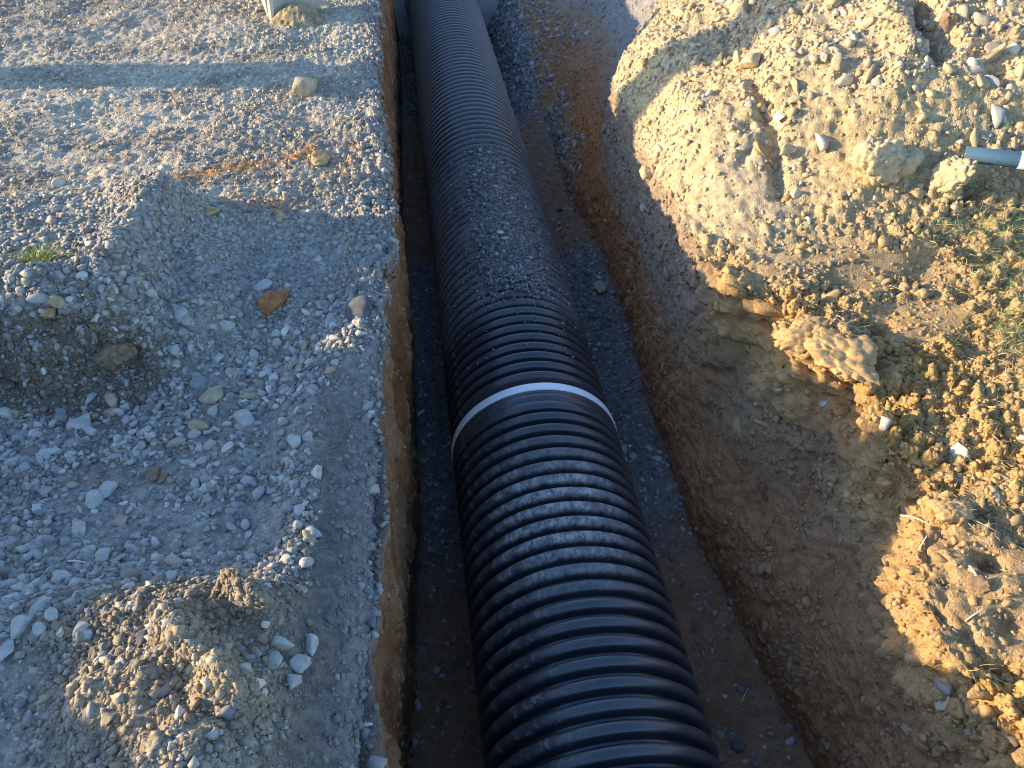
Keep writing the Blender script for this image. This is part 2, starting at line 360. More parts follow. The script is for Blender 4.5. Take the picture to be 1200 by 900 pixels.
# slope
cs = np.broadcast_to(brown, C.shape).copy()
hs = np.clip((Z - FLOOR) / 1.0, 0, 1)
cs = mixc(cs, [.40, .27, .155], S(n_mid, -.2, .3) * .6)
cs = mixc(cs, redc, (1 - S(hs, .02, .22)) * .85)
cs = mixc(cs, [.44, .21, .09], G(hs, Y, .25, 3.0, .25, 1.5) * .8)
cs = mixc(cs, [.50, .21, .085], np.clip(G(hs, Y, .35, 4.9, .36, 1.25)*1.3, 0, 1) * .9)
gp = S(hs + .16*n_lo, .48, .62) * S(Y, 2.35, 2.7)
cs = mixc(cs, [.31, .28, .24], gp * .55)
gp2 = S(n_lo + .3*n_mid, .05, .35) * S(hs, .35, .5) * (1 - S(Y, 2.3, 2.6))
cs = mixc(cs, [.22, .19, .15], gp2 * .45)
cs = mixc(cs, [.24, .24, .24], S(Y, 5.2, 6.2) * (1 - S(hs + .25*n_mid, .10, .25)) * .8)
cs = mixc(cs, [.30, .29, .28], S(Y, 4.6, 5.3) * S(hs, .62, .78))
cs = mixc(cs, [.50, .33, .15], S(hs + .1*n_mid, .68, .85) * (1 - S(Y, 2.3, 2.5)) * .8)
# right ground
cr_ = np.broadcast_to(tan*1.1, C.shape).copy()
cr_ = mixc(cr_, cream, S(Y, 2.2, 2.7))
cr_ = mixc(cr_, ochre, rim * (1 - S(Y, 2.4, 2.7)) * .85)
cr_ = mixc(cr_, ochre, G(X, Y, 1.75, 1.3, .12, .6) * .7)
cr_ = mixc(cr_, ochre*np.array([1, .95, .9]), S(n_lo, .1, .35) * .5)
cr_ = mixc(cr_, [.42, .29, .16], np.clip(mud, 0, 1) * .8)
cr_ = mixc(cr_, [.27, .20, .12], S(n_mid, .1, .4) * .45 * (1 - wmd))
cr_ = mixc(cr_, [.48, .42, .33], wmd * S(n_lo, -.1, .25) * .5)
cr_ = mixc(cr_, [.50, .36, .19], wmd * S(-n_lo, .1, .3) * .55)
cr_ = mixc(cr_, ochre, G(X, Y, 1.17, 2.42, .12, .12) * .8)
cr_ = mixc(cr_, [.47, .38, .26], smoothbank * .7)
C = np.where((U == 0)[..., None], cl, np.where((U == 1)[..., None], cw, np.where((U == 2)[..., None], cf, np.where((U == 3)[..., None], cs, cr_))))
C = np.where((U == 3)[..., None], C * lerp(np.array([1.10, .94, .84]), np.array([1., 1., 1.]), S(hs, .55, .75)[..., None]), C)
C = C * (1 + .12 * n_hi[..., None] + .10 * n_mid[..., None])
C = np.clip(C, .01, .8)
# soften the colour steps at the rims
Cb = C.copy(); Cb[:, 1:] = smooth_rows(C, 6)[:, :nu-1]; C = lerp(Cb, C, .25)

def sheet(name, a, b, m, label):
    p = P[:, a:b]; c = C[:, a:b]
    me = np_mesh(name, p.reshape(-1, 3), grid_faces(nv, b - a), c.reshape(-1, 3), smooth=True)
    o = link(name, me, m); tag(o, label, None, None, 'structure'); return o
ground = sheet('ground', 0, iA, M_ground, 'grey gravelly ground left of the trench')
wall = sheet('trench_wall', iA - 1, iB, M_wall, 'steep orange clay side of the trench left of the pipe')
floor = sheet('trench_floor', iB - 1, iF, M_wall, 'dark stony bottom of the trench under the pipe')
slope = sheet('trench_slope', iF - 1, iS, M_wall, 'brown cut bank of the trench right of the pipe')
spoil = sheet('spoil_bank', iS - 1, nu, M_ground, 'sunlit heap of dug soil and rubble right of the trench')

# ray casts against the ground, to stand stones on it
vv = P.reshape(-1, 3)
sel_r = slice(10, nv - 6); 
sub = P[sel_r][:, 30:nu-10]
bvh = BVHTree.FromPolygons([tuple(q) for q in sub.reshape(-1, 3).tolist()], grid_faces(sub.shape[0], sub.shape[1]).tolist())
MW = mr
def on_ground(px, py):
    """where the sight line of a picture position meets the ground: (point, normal, metres per pixel)"""
    dr = MW @ Vector((px - 600, 450 - py, -FPX)); dr.normalize()
    h, n, i, dist = bvh.ray_cast(CAM, dr)
    if h is None: h = CAM + dr * 3; n = Vector((0, 0, 1)); dist = 3
    if n.dot(dr) > 0: n = -n
    return h, n, dist / math.hypot(FPX, math.hypot(px-600, py-450))

# ------------------------------------------------------------------ loose stones
def ico(sub):
    import bmesh
    bm = bmesh.new(); bmesh.ops.create_icosphere(bm, subdivisions=sub, radius=1); bm.verts.ensure_lookup_table()
    v = np.array([q.co[:] for q in bm.verts]); f = np.array([[a.index for a in fc.verts] for fc in bm.faces]); bm.free(); return v, f
ICO1 = ico(1); ICO2 = ico(2)
CUBE_V = np.array([[-1,-1,-1],[1,-1,-1],[1,1,-1],[-1,1,-1],[-1,-1,1],[1,-1,1],[1,1,1],[-1,1,1]], float) * .68
CUBE_F = np.array([[0,2,1],[0,3,2],[4,5,6],[4,6,7],[0,1,5],[0,5,4],[1,2,6],[1,6,5],[2,3,7],[2,7,6],[3,0,4],[3,4,7]])

def rand_rot(n):
    q = rng.normal(size=(n, 4)); q /= np.linalg.norm(q, axis=1, keepdims=True); w_, x, y_, z_ = q.T
    return np.stack([np.stack([1-2*(y_*y_+z_*z_), 2*(x*y_-z_*w_), 2*(x*z_+y_*w_)], -1), np.stack([2*(x*y_+z_*w_), 1-2*(x*x+z_*z_), 2*(y_*z_-x*w_)], -1), np.stack([2*(x*z_-y_*w_), 2*(y_*z_+x*w_), 1-2*(x*x+y_*y_)], -1)], 1)

def stones(name, Pp, Nn, size, colors, label, m=None, base='cube', sink=.25, flat=.6):
    n = len(Pp); V0, F0 = {'cube': (CUBE_V, CUBE_F), 'ico': ICO1, 'ico2': ICO2}[base]; k = len(V0)
    shp = np.stack([rng.uniform(.75, 1.35, n), rng.uniform(.6, 1.0, n), rng.uniform(.4, .9, n) * (flat/.6)], -1)
    jit = 1.0 if base == 'cube' else .25
    V = V0[None] * (1 + jit*rng.uniform(-.30, .30, (n, k, 1))) + jit*rng.uniform(-.17, .17, (n, k, 3))
    if base != 'cube':
        for _ in range(7):
            q = rng.normal(size=(n, 3)); q /= np.linalg.norm(q, axis=1, keepdims=True); t = np.einsum('nkc,nc->nk', V, q) - rng.uniform(.30, .72, (n, 1))
            V = V - np.clip(t, 0, None)[..., None] * q[:, None] * .95
        V = V * 1.3
    V = V * shp[:, None, :]
    # lie flat-ish: random rotation about the normal plus a tilt
    ang = rng.uniform(0, 2*math.pi, n); ca, sa = np.cos(ang), np.sin(ang)
    Vr = V.copy(); Vr[..., 0] = V[..., 0]*ca[:, None] - V[..., 1]*sa[:, None]; Vr[..., 1] = V[..., 0]*sa[:, None] + V[..., 1]*ca[:, None]
    tiltv = Nn + rng.normal(0, .38, (n, 3)); tiltv /= np.linalg.norm(tiltv, axis=1, keepdims=True)
    ref = np.where(np.abs(tiltv[:, :1]) < .9, np.array([[1., 0, 0]]), np.array([[0, 1., 0]]))
    t1 = np.cross(ref, tiltv); t1 /= np.linalg.norm(t1, axis=1, keepdims=True); t2 = np.cross(tiltv, t1)
    W = Vr[..., :1]*t1[:, None] + Vr[..., 1:2]*t2[:, None] + Vr[..., 2:]*tiltv[:, None]
    W = W * size[:, None, None] + (Pp + Nn * (size * (.5 - sink*2))[:, None])[:, None]
    F = F0[None] + (np.arange(n) * k)[:, None, None]
    me = np_mesh(name, W.reshape(-1, 3), F.reshape(-1, 3), np.repeat(colors, k, 0))
    o = link(name, me, m or M_stone); tag(o, label, None, None, 'stuff'); return o

GRIDN = normals(P[..., 0], P[..., 1], P[..., 2])
cellA = np.linalg.norm(np.cross(P[:-1, 1:] - P[:-1, :-1], P[1:, :-1] - P[:-1, :-1]), axis=-1)
# share of picture each square metre takes, so that stones are laid where they can be seen
def in_view():
    q = P[:-1, :-1] - np.array(CAM); M_ = np.array(mr); cc = q @ M_           # camera coords
    zc = -cc[..., 2]; px = 600 + FPX * cc[..., 0] / np.maximum(zc, .1); py = 450 - FPX * cc[..., 1] / np.maximum(zc, .1)
    vw = (zc > .2) & (px > -260) & (px < 1700) & (py > -160) & (py < 1060)
    return vw * np.where((px > -60) & (px < 1250) & (py > -60) & (py < 960), 1.0, .30), zc
VIEW, DEP = in_view()

def scatter(wt, n):
    pw = (wt[:-1, :-1] * cellA * VIEW); pw = pw.ravel(); cs_ = np.cumsum(pw); 
    if cs_[-1] <= 0: return None
    idx = np.searchsorted(cs_, rng.random(n) * cs_[-1]); i, j = np.unravel_index(idx, cellA.shape)
    a, b = rng.random((n, 1)), rng.random((n, 1))
    p = P[i, j]*(1-a)*(1-b) + P[i, j+1]*a*(1-b) + P[i+1, j]*(1-a)*b + P[i+1, j+1]*a*b
    return p, GRIDN[i, j], C[i, j]
def pal(n, cols, ws, jit=.18):
    cols = np.array(cols); k = rng.choice(len(cols), n, p=np.array(ws)/sum(ws)); c = cols[k] * (1 + rng.normal(0, jit, (n, 1))) ; return np.clip(c, .02, .85)
def logsize(n, med, sg, lo, hi): return np.clip(np.exp(rng.normal(math.log(med), sg, n)), lo, hi)

GREYS = [(.42, .41, .39), (.33, .33, .33), (.52, .50, .46), (.26, .255, .25), (.40, .34, .26), (.22, .20, .18)]
def lay(name, wt, n, med, sg, lo, hi, cols, ws, label, base='cube', own=.35, **kw):
    r = scatter(wt, n)
    if r is None: return
    p, nn, cg = r; c = pal(n, cols, ws); c = lerp(c, cg, own)
    return stones(name, p, nn, logsize(n, med, sg, lo, hi), c, label, base=base, **kw)

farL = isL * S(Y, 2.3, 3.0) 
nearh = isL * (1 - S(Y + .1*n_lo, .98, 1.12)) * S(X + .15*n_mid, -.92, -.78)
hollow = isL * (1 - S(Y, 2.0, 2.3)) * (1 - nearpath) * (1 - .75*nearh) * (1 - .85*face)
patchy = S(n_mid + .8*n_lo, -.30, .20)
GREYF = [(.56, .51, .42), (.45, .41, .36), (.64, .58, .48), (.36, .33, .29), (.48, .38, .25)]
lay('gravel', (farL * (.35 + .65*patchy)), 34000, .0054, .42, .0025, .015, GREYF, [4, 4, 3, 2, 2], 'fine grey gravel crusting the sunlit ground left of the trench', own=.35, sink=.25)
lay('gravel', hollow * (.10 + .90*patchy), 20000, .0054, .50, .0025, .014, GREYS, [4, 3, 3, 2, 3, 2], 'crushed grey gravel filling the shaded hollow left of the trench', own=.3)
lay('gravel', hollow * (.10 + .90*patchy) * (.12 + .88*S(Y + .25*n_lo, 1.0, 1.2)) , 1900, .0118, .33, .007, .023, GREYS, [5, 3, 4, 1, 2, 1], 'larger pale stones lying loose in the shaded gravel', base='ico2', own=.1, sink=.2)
EARTH = [(.34, .27, .18), (.42, .34, .23), (.26, .20, .14), (.38, .36, .32)]
lay('crumbs', nearh * (1 - nearpath) + .8*face, 8000, .0046, .5, .0022, .015, EARTH, [4, 3, 3, 1.5], 'crumbs of brown earth over the nearest hump and the hummock face', own=.55)
lay('gravel', (1 - .85*face) * isL * S(Y, 1.95, 2.2) * (1 - S(Y, 2.7, 3.0)) , 9500, .0064, .50, .0025, .018, GREYS, [3, 3, 1, 3, 3, 2], 'mixed gravel and crumbs over the hummock at the left edge', own=.35)
lay('gravel', isW * ((0 - Z) < .10) + .6 * isL * (X > tab(Y, LIP) - .05), 1800, .008, .45, .004, .022, GREYS, [3, 3, 1, 3, 3, 2], 'stones and crumbs spilling over the ragged rim of the trench', own=.4, sink=.15)
lay('gravel', nearpath + isL * S(X, -.34, -.26), 3000, .005, .45, .0025, .015, GREYS, [3, 3, 1, 3, 2, 2], 'scattered grit on the trampled rim of the trench', own=.7)
DK = [(.25, .25, .26), (.38, .38, .39), (.60, .60, .62), (.14, .14, .145), (.28, .21, .14)]
lay('gravel', isF * (1 - .75*brownfloor) * (np.abs(X - PX) > .22), 12500, .0095, .4, .004, .022, DK, [5, 4, 1.2, 3, 1], 'dark crushed stone bedding on the trench floor', own=.2)
lay('gravel', isF * S(Y + .5*(1-X), 6.3, 7.0) * S(X, .62, .75) + isF * S(Y, 5.0, 5.5) * (X > .70) * (X < .84) * .7 + isSl * S(Y, 6.5, 7.2) * (hs < .6) * .7 + isSl * S(Y, 4.6, 5.6) * (1 - S(hs + .25*n_mid, .12, .32)) * .6, 4200, .016, .35, .008, .03, GREYS, [3, 4, 2, 3, 1, 1], 'grey gravel spilled down beside the far end of the pipe', own=.2)
lay('crumbs', isSl * S(fbm(X*3, Y*3, Z*3, 3, 131), -.1, .3), 420, .017, .35, .01, .034, [(.34, .22, .13), (.40, .30, .19), (.30, .28, .25)], [4, 3, 1], 'lumps of brown earth bedded in the shaded bank', base='ico2', own=.7, sink=.3)
lay('crumbs', isSl * (.25 + S(fbm(X*3, Y*3, Z*3, 3, 131), -.1, .3)), 10500, .0063, .5, .0025, .018, [(.33, .21, .12), (.40, .29, .18), (.30, .28, .25), (.42, .24, .11)], [4, 3, 2, 2], 'crumbs of brown soil stuck to the shaded bank', own=.55)
lay('crumbs', isW, 3500, .006, .4, .003, .015, [(.33, .19, .09), (.25, .17, .11), (.3, .28, .25)], [4, 3, 1], 'crumbs of orange clay on the steep trench side', own=.5)
RT = [(.54, .44, .28), (.47, .42, .33), (.58, .52, .42), (.42, .30, .16), (.36, .31, .24), (.56, .36, .15)]
lay('rubble', wmd * (.3 + .7*S(n_mid + n_lo*.5, -.3, .2)) * (1 - .75*smoothbank), 40000, .0062, .55, .0025, .024, RT, [4, 2, 1, 2, 2, 1], 'fine pale rubble covering the sunlit spoil heap', own=.30, sink=.2)
lay('rubble', wmd * S(n_mid + n_lo, -.05, .35) * S(X - tab(Y, BX), .2, .4), 1700, .0165, .36, .010, .040, RT, [4, 4, 3, 1, 2, 1], 'larger pale chunks of rubble on the spoil heap', base='ico2', own=.2, sink=.2)
lay('crumbs', isR * (1 - S(Y, 2.3, 2.7)) * (1 - .7*mud), 13000, .0062, .5, .0025, .016, [(.40, .29, .16), (.33, .25, .15), (.50, .34, .15), (.27, .19, .11)], [4, 3, 3, 2], 'crumbled orange soil along the sunlit right bank', own=.65)
lay('crumbs', isR * (1 - S(Y, 2.3, 2.7)) * (1 - mud) * S(n_mid, -.1, .3), 700, .014, .35, .009, .030, [(.42, .31, .18), (.36, .27, .17), (.50, .34, .16)], [4, 3, 2], 'angular lumps of dry soil along the sunlit right bank', base='ico2', own=.6, sink=.3)

# ------------------------------------------------------------------ rocks and clods that can be told apart
def rock_mesh(name, seed, rough=.18, chops=7, sub=3, lumpy=0.0):
    V, F = ICO3 if sub == 3 else ICO2; r = np.random.default_rng(seed)
    v = V.copy()
    if chops:
        for _ in range(chops):
            nn = r.normal(size=3); nn /= np.linalg.norm(nn); dd = r.uniform(.55, .85)
            t = v @ nn - dd; v = v - np.clip(t, 0, None)[:, None] * nn * .92
    o = r.uniform(0, 50)
    v = v * (1 + rough * fbm(v[:, 0]*1.6+o, v[:, 1]*1.6, v[:, 2]*1.6, 4, seed % 50)[:, None] * 1.4)
    if lumpy: v = v * (1 + lumpy * (clods(v[:, 0]*2.4+o, v[:, 1]*2.4, v[:, 2]*2.4, seed % 40) - .5)[:, None])
    return np_mesh(name, v, F, None, smooth=bool(lumpy))
ICO3 = ico(3); ICO4 = ico(4); ICO5 = ico(5)
RM = {'pale': mat_rock('pale_stone', (.44, .43, .40), .2), 'grey': mat_rock('grey_stone', (.27, .27, .27), .25), 'tan': mat_rock('tan_stone', (.42, .34, .23), .25),
      'white': mat_rock('white_stone', (.66, .60, .48), .12), 'dark': mat_rock('dark_stone', (.12, .12, .13), .3), 'rust': mat_rock('rusty_clay', (.36, .15, .06), .35),
      'ochre': mat_rock('ochre_clay', (.47, .31, .15), .35, rough=.95, bump=.8), 'brown': mat_rock('brown_earth', (.24, .17, .11), .4, rough=.95, bump=.8), 'cream': mat_rock('cream_rubble', (.52, .41, .25), .35, bump=.8),
      'red': mat_rock('red_stone', (.22, .11, .07), .3)}
# px, py, width, depth-ish, height (pixels), kind, material, sink, name, label
ROCKS = [
 (324, 357, 30, 26, 18, 'clod', 'rust', .2, 'clay_clod', 'rusty orange clay clod lying alone on the grey gravel left of the trench'),
 (425, 371, 34, 32, 26, 'stone', 'dark', .35, 'rounded_stone', 'dark grey rounded stone set in the rim left of the pipe'),
 (96, 498, 27, 20, 14, 'stone', 'pale', .2, 'stone', 'pale blocky stone under the hummock, with the twig-thin shard above it'),
 (111, 590, 21, 24, 15, 'stone', 'pale', .2, 'stone', 'tall pale stone, left one of the side-by-side pair below the hummock'),
 (126, 579, 19, 20, 14, 'stone', 'pale', .2, 'stone', 'squarish pale stone, right one of the side-by-side pair below the hummock'),
 (132, 483, 27, 13, 12, 'stone', 'tan', .2, 'stone', 'long tan stone at the foot of the hummock, pointing down to the right'),
 (108, 467, 9, 22, 8, 'stone', 'pale', .1, 'stone', 'thin upright grey shard at the foot of the hummock'),
 (132, 468, 22, 18, 14, 'stone', 'tan', .2, 'stone', 'brownish lumpy stone just above the long tan stone'),
 (73, 488, 18, 16, 14, 'stone', 'grey', .2, 'stone', 'grey stone left of the pale blocky stone under the hummock'),
 (251, 463, 30, 20, 16, 'stone', 'tan', .2, 'stone', 'largest tan stone in the middle of the shaded gravel'),
 (233, 449, 20, 22, 18, 'stone', 'grey', .2, 'stone', 'grey stone touching the upper left of the largest tan stone'),
 (286, 494, 24, 20, 14, 'stone', 'pale', .2, 'stone', 'pale blue-grey stone close to the rim, below the largest tan stone'),
 (236, 500, 24, 16, 14, 'stone', 'tan', .2, 'stone', 'flat tan stone below the largest tan stone'),
 (226, 510, 16, 14, 12, 'stone', 'pale', .2, 'stone', 'small squarish pale stone below the flat tan stone'),
 (343, 516, 20, 20, 14, 'stone', 'pale', .2, 'stone', 'pale round stone nearest the rim at mid height'),
 (372, 554, 20, 18, 14, 'stone', 'pale', .2, 'stone', 'lone pale stone on the dark trampled rim of the trench'),
 (180, 559, 15, 18, 13, 'stone', 'brown', .2, 'stone', 'dark brown stone, left one of a touching brown pair'),
 (191, 562, 13, 16, 12, 'stone', 'brown', .2, 'stone', 'dark brown stone, right one of a touching brown pair'),
 (310, 337, 22, 14, 12, 'stone', 'pale', .2, 'stone', 'pale stone lying just left above the rusty orange clod'),
 (213, 367, 24, 14, 12, 'stone', 'pale', .2, 'stone', 'pale stone right of the hummock face, high in the gravel'),
 (268, 384, 20, 14, 12, 'stone', 'pale', .2, 'stone', 'long pale stone left below the rusty orange clod'),
 (334, 387, 12, 12, 9, 'stone', 'white', .2, 'stone', 'small bright stone right below the rusty orange clod'),
 (95, 618, 21, 22, 16, 'stone', 'pale', .2, 'stone', 'bluish pale stone above the three large stones at the left'),
 (122, 653, 20, 18, 14, 'stone', 'pale', .2, 'stone', 'pale round stone beside the fallen straw at the left'),
 (103, 650, 22, 19, 14, 'stone', 'pale', .2, 'stone', 'pale square stone above the fallen straw at the left'),
 (145, 609, 18, 14, 12, 'stone', 'tan', .2, 'stone', 'warm tan stone among blue-grey gravel above the brown hump'),
 (173, 616, 20, 16, 14, 'stone', 'grey', .25, 'stone', 'dark grey smooth stone above the brown hump'),
 (38, 692, 30, 20, 16, 'stone', 'pale', .25, 'stone', 'largest pale slab stone near the left edge of the gravel'),
 (50, 712, 20, 20, 15, 'stone', 'pale', .2, 'stone', 'pale stone just below the largest slab near the left edge'),
 (62, 722, 16, 16, 13, 'stone', 'pale', .2, 'stone', 'rounded stone at lower right of the slab cluster near the left edge'),
 (24, 736, 26, 18, 14, 'stone', 'pale', .25, 'stone', 'flat pale stone lowest in the cluster near the left edge'),
 (46, 739, 20, 17, 13, 'stone', 'pale', .2, 'stone', 'pale stone in the lowest row of the left cluster, right of the flat one'),
 (72, 742, 17, 15, 12, 'stone', 'pale', .2, 'stone', 'grey egg-shaped stone left of the brown hump foot'),
 (99, 738, 17, 16, 12, 'stone', 'pale', .2, 'stone', 'grey egg-shaped stone at the foot of the brown hump'),
 (8, 762, 22, 18, 14, 'stone', 'pale', .2, 'stone', 'bluish stone cut by the left edge of the picture'),
 (332, 755, 30, 22, 18, 'stone', 'pale', .2, 'stone', 'big pale lump, upper left of the heap beside the near rim'),
 (364, 760, 18, 26, 16, 'stone', 'pale', .2, 'stone', 'pale lump, outermost of the heap beside the near rim'),
 (353, 777, 25, 21, 18, 'stone', 'pale', .2, 'stone', 'largest pale lump in the heap beside the near rim'),
 (325, 774, 20, 20, 16, 'stone', 'pale', .2, 'stone', 'rounded lump at the lower left of the heap beside the near rim'),
 (345, 797, 22, 18, 14, 'stone', 'pale', .2, 'stone', 'lowest pale lump of the heap beside the near rim'),
 (313, 732, 12, 9, 8, 'stone', 'white', .2, 'stone', 'small bright white pebble on the crest above the pale heap'),
 (169, 747, 16, 15, 12, 'stone', 'dark', .2, 'stone', 'dark round stone on the brown hump'),
 (302, 804, 10, 14, 12, 'stone', 'white', .1, 'stone', 'pointed sunlit chip at the end of the lit crest'),
 (210, 838, 14, 14, 12, 'stone', 'white', .2, 'stone', 'pale sunlit round stone among the near crumbs'),
 (127, 842, 14, 22, 14, 'stone', 'cream', .2, 'stone', 'pale standing stone lit by the sun at the lower left'),
 (361, 106, 34, 20, 26, 'stone', 'cream', .15, 'pointed_rock', 'pointed cream rock throwing a shadow near the far rim'),
 (225, 137, 9, 8, 7, 'stone', 'white', .1, 'stone', 'tiny cream stone alone on the far sunlit gravel'),
 (70, 217, 13, 12, 10, 'stone', 'white', .15, 'stone', 'round cream stone behind the grass tuft, far left'),
 (374, 187, 22, 14, 10, 'clod', 'ochre', .2, 'clay_clod', 'orange clay lump on the far gravel close to the rim'),
 (328, 251, 13, 9, 8, 'clod', 'ochre', .2, 'clay_clod', 'small orange clay crumb beside the shadow of the hummock'),
 (245, 250, 18, 8, 8, 'clod', 'ochre', .2, 'clay_clod', 'orange-topped lump at the end of the hummock shadow'),
 (72, 352, 26, 14, 24, 'clod', 'cream', .2, 'earth_clod', 'upright tan clod catching the sun on the hummock edge'),
 (60, 366, 20, 10, 14, 'clod', 'ochre', .2, 'earth_clod', 'orange sunlit crumb at the foot of the upright tan clod'),
 (140, 412, 44, 34, 30, 'clod', 'brown', .42, 'earth_clod', 'mossy brown clod at the right end of the hummock face'),
 (870, 13, 30, 20, 20, 'stone', 'tan', .1, 'block_of_rock', 'square tan block of rock at the top of the spoil heap'),
 (1155, 70, 12, 8, 32, 'stone', 'tan', .1, 'rock_slab', 'upright orange-tan slab of rock with a dark shadow behind it'),
 (925, 178, 26, 14, 16, 'stone', 'cream', .15, 'stone', 'cream wedge-shaped stone in the middle of the spoil heap'),
 (1026, 196, 60, 44, 40, 'clod', 'cream', .42, 'earth_clod', 'large pale clod with a dark hole at its right side'),
 (1062, 190, 30, 26, 34, 'clod', 'cream', .42, 'earth_clod', 'pale crumbly clod just right of the large clod with the hole'),
 (1112, 212, 46, 34, 30, 'clod', 'cream', .4, 'earth_clod', 'brownish pale clod below the blue pipe'),
 (930, 118, 26, 14, 12, 'stone', 'cream', .15, 'stone', 'pale flat stone beside the little gully on the spoil heap'),
 (914, 138, 22, 14, 12, 'stone', 'white', .15, 'stone', 'palest flat stone at the lower end of the little gully'),
 (932, 105, 10, 18, 14, 'stone', 'tan', .15, 'stone', 'brown upright stone at the upper side of the little gully'),
 (967, 66, 10, 14, 10, 'stone', 'white', .15, 'stone', 'slim white stone high on the spoil heap'),
 (1012, 30, 24, 10, 10, 'stone', 'cream', .15, 'stone', 'long cream stone near the top of the spoil heap'),
 (880, 75, 24, 18, 16, 'stone', 'cream', .2, 'stone', 'pale lump beside the post shadow on the spoil heap'),
 (1148, 100, 20, 14, 14, 'stone', 'tan', .2, 'stone', 'orange stone under the upright slab'),
 (1160, 95, 14, 12, 10, 'stone', 'grey', .2, 'stone', 'grey stone tucked in the shade below the upright slab'),
 (1078, 20, 22, 22, 18, 'clod', 'brown', .3, 'earth_clod', 'brown clod in the dark cleft at the top of the spoil heap'),
 (1110, 28, 22, 20, 18, 'clod', 'brown', .3, 'earth_clod', 'brown clod at the right of the dark cleft on the spoil heap'),
 (940, 395, 60, 36, 34, 'clod', 'ochre', .45, 'earth_clod', 'ochre clod with dry grass overhanging the shaded bank'),
 (990, 418, 78, 38, 40, 'clod', 'ochre', .42, 'earth_clod', 'largest ochre clod on the bank edge with a dark hole to its right'),
 (1040, 440, 40, 26, 22, 'clod', 'ochre', .5, 'earth_clod', 'small ochre clod right of the largest one on the bank edge'),
 (1006, 402, 11, 14, 9, 'stone', 'white', .1, 'stone', 'small white stone on top of the largest ochre clod'),
 (1036, 495, 15, 13, 10, 'stone', 'white', .1, 'stone', 'white pebble at the very edge of the bank shadow'),
 (1127, 533, 22, 34, 8, 'stone', 'white', .3, 'flat_stone', 'flat white stone bedded in the smooth mud at the right'),
 (1122, 562, 18, 18, 6, 'stone', 'tan', .4, 'flat_stone', 'flat tan stone just below the flat white one'),
 (1196, 514, 14, 16, 10, 'stone', 'white', .2, 'stone', 'white stone cut by the right edge of the picture'),
 (1166, 579, 9, 9, 7, 'stone', 'white', .2, 'stone', 'small cream pebble on the ochre soil at the right'),
 (1120, 600, 44, 32, 30, 'clod', 'ochre', .5, 'earth_clod', 'ochre clod with a dark hollow beside it on the lower bank'),
 (1148, 690, 26, 20, 22, 'clod', 'brown', .3, 'earth_clod', 'brown clod on the lower bank near the leaning straw'),
 (895, 575, 18, 26, 14, 'stone', 'red', .35, 'stone', 'reddish stone stuck in the shaded brown bank'),
 (912, 457, 9, 8, 6, 'stone', 'pale', .2, 'stone', 'tiny pale pebble high on the shaded brown bank'),
 (966, 472, 13, 8, 8, 'stone', 'pale', .2, 'stone', 'small pale chip on the bank below the largest ochre clod'),
 (1104, 823, 18, 20, 12, 'stone', 'white', .2, 'stone', 'whitish stone in the bank at the lower right'),
 (1104, 803, 16, 14, 12, 'stone', 'grey', .25, 'stone', 'brown-grey stone just above the whitish stone in the bank'),
 (1085, 798, 8, 6, 6, 'stone', 'pale', .2, 'stone', 'tiny white chip left of the grey stone in the bank'),
 (706, 339, 20, 13, 10, 'stone', 'tan', .2, 'stone', 'tan stone on the dark bedding gravel right of the far pipe'),
 (743, 535, 9, 9, 7, 'stone', 'pale', .1, 'stone', 'pale pebble, left one of two beside the pipe joint'),
 (769, 538, 12, 7, 7, 'stone', 'pale', .1, 'stone', 'pale pebble, right one of two beside the pipe joint'),
 (608, 95, 6, 14, 8, 'stone', 'tan', .1, 'stone', 'slender tan stone leaning at the foot of the far orange bank'),
 (864, 872, 22, 13, 12, 'stone', 'dark', .2, 'stone', 'dark blue-grey stone on the floor beside the near pipe'),
 (845, 862, 11, 9, 8, 'stone', 'grey', .2, 'stone', 'grey stone between the near pipe and the dark blue-grey stone'),
 (489, 826, 12, 14, 10, 'stone', 'grey', .2, 'stone', 'round grey stone on the floor left of the near pipe'),
 (756, 242, 10, 9, 8, 'stone', 'pale', .2, 'stone', 'pale lump in the crumbling bank right of the far pipe'),
 (760, 203, 16, 12, 12, 'clod', 'cream', .3, 'earth_clod', 'grey crumbling lump under the bank shadow edge, far side'),
]
rk_cache = {}
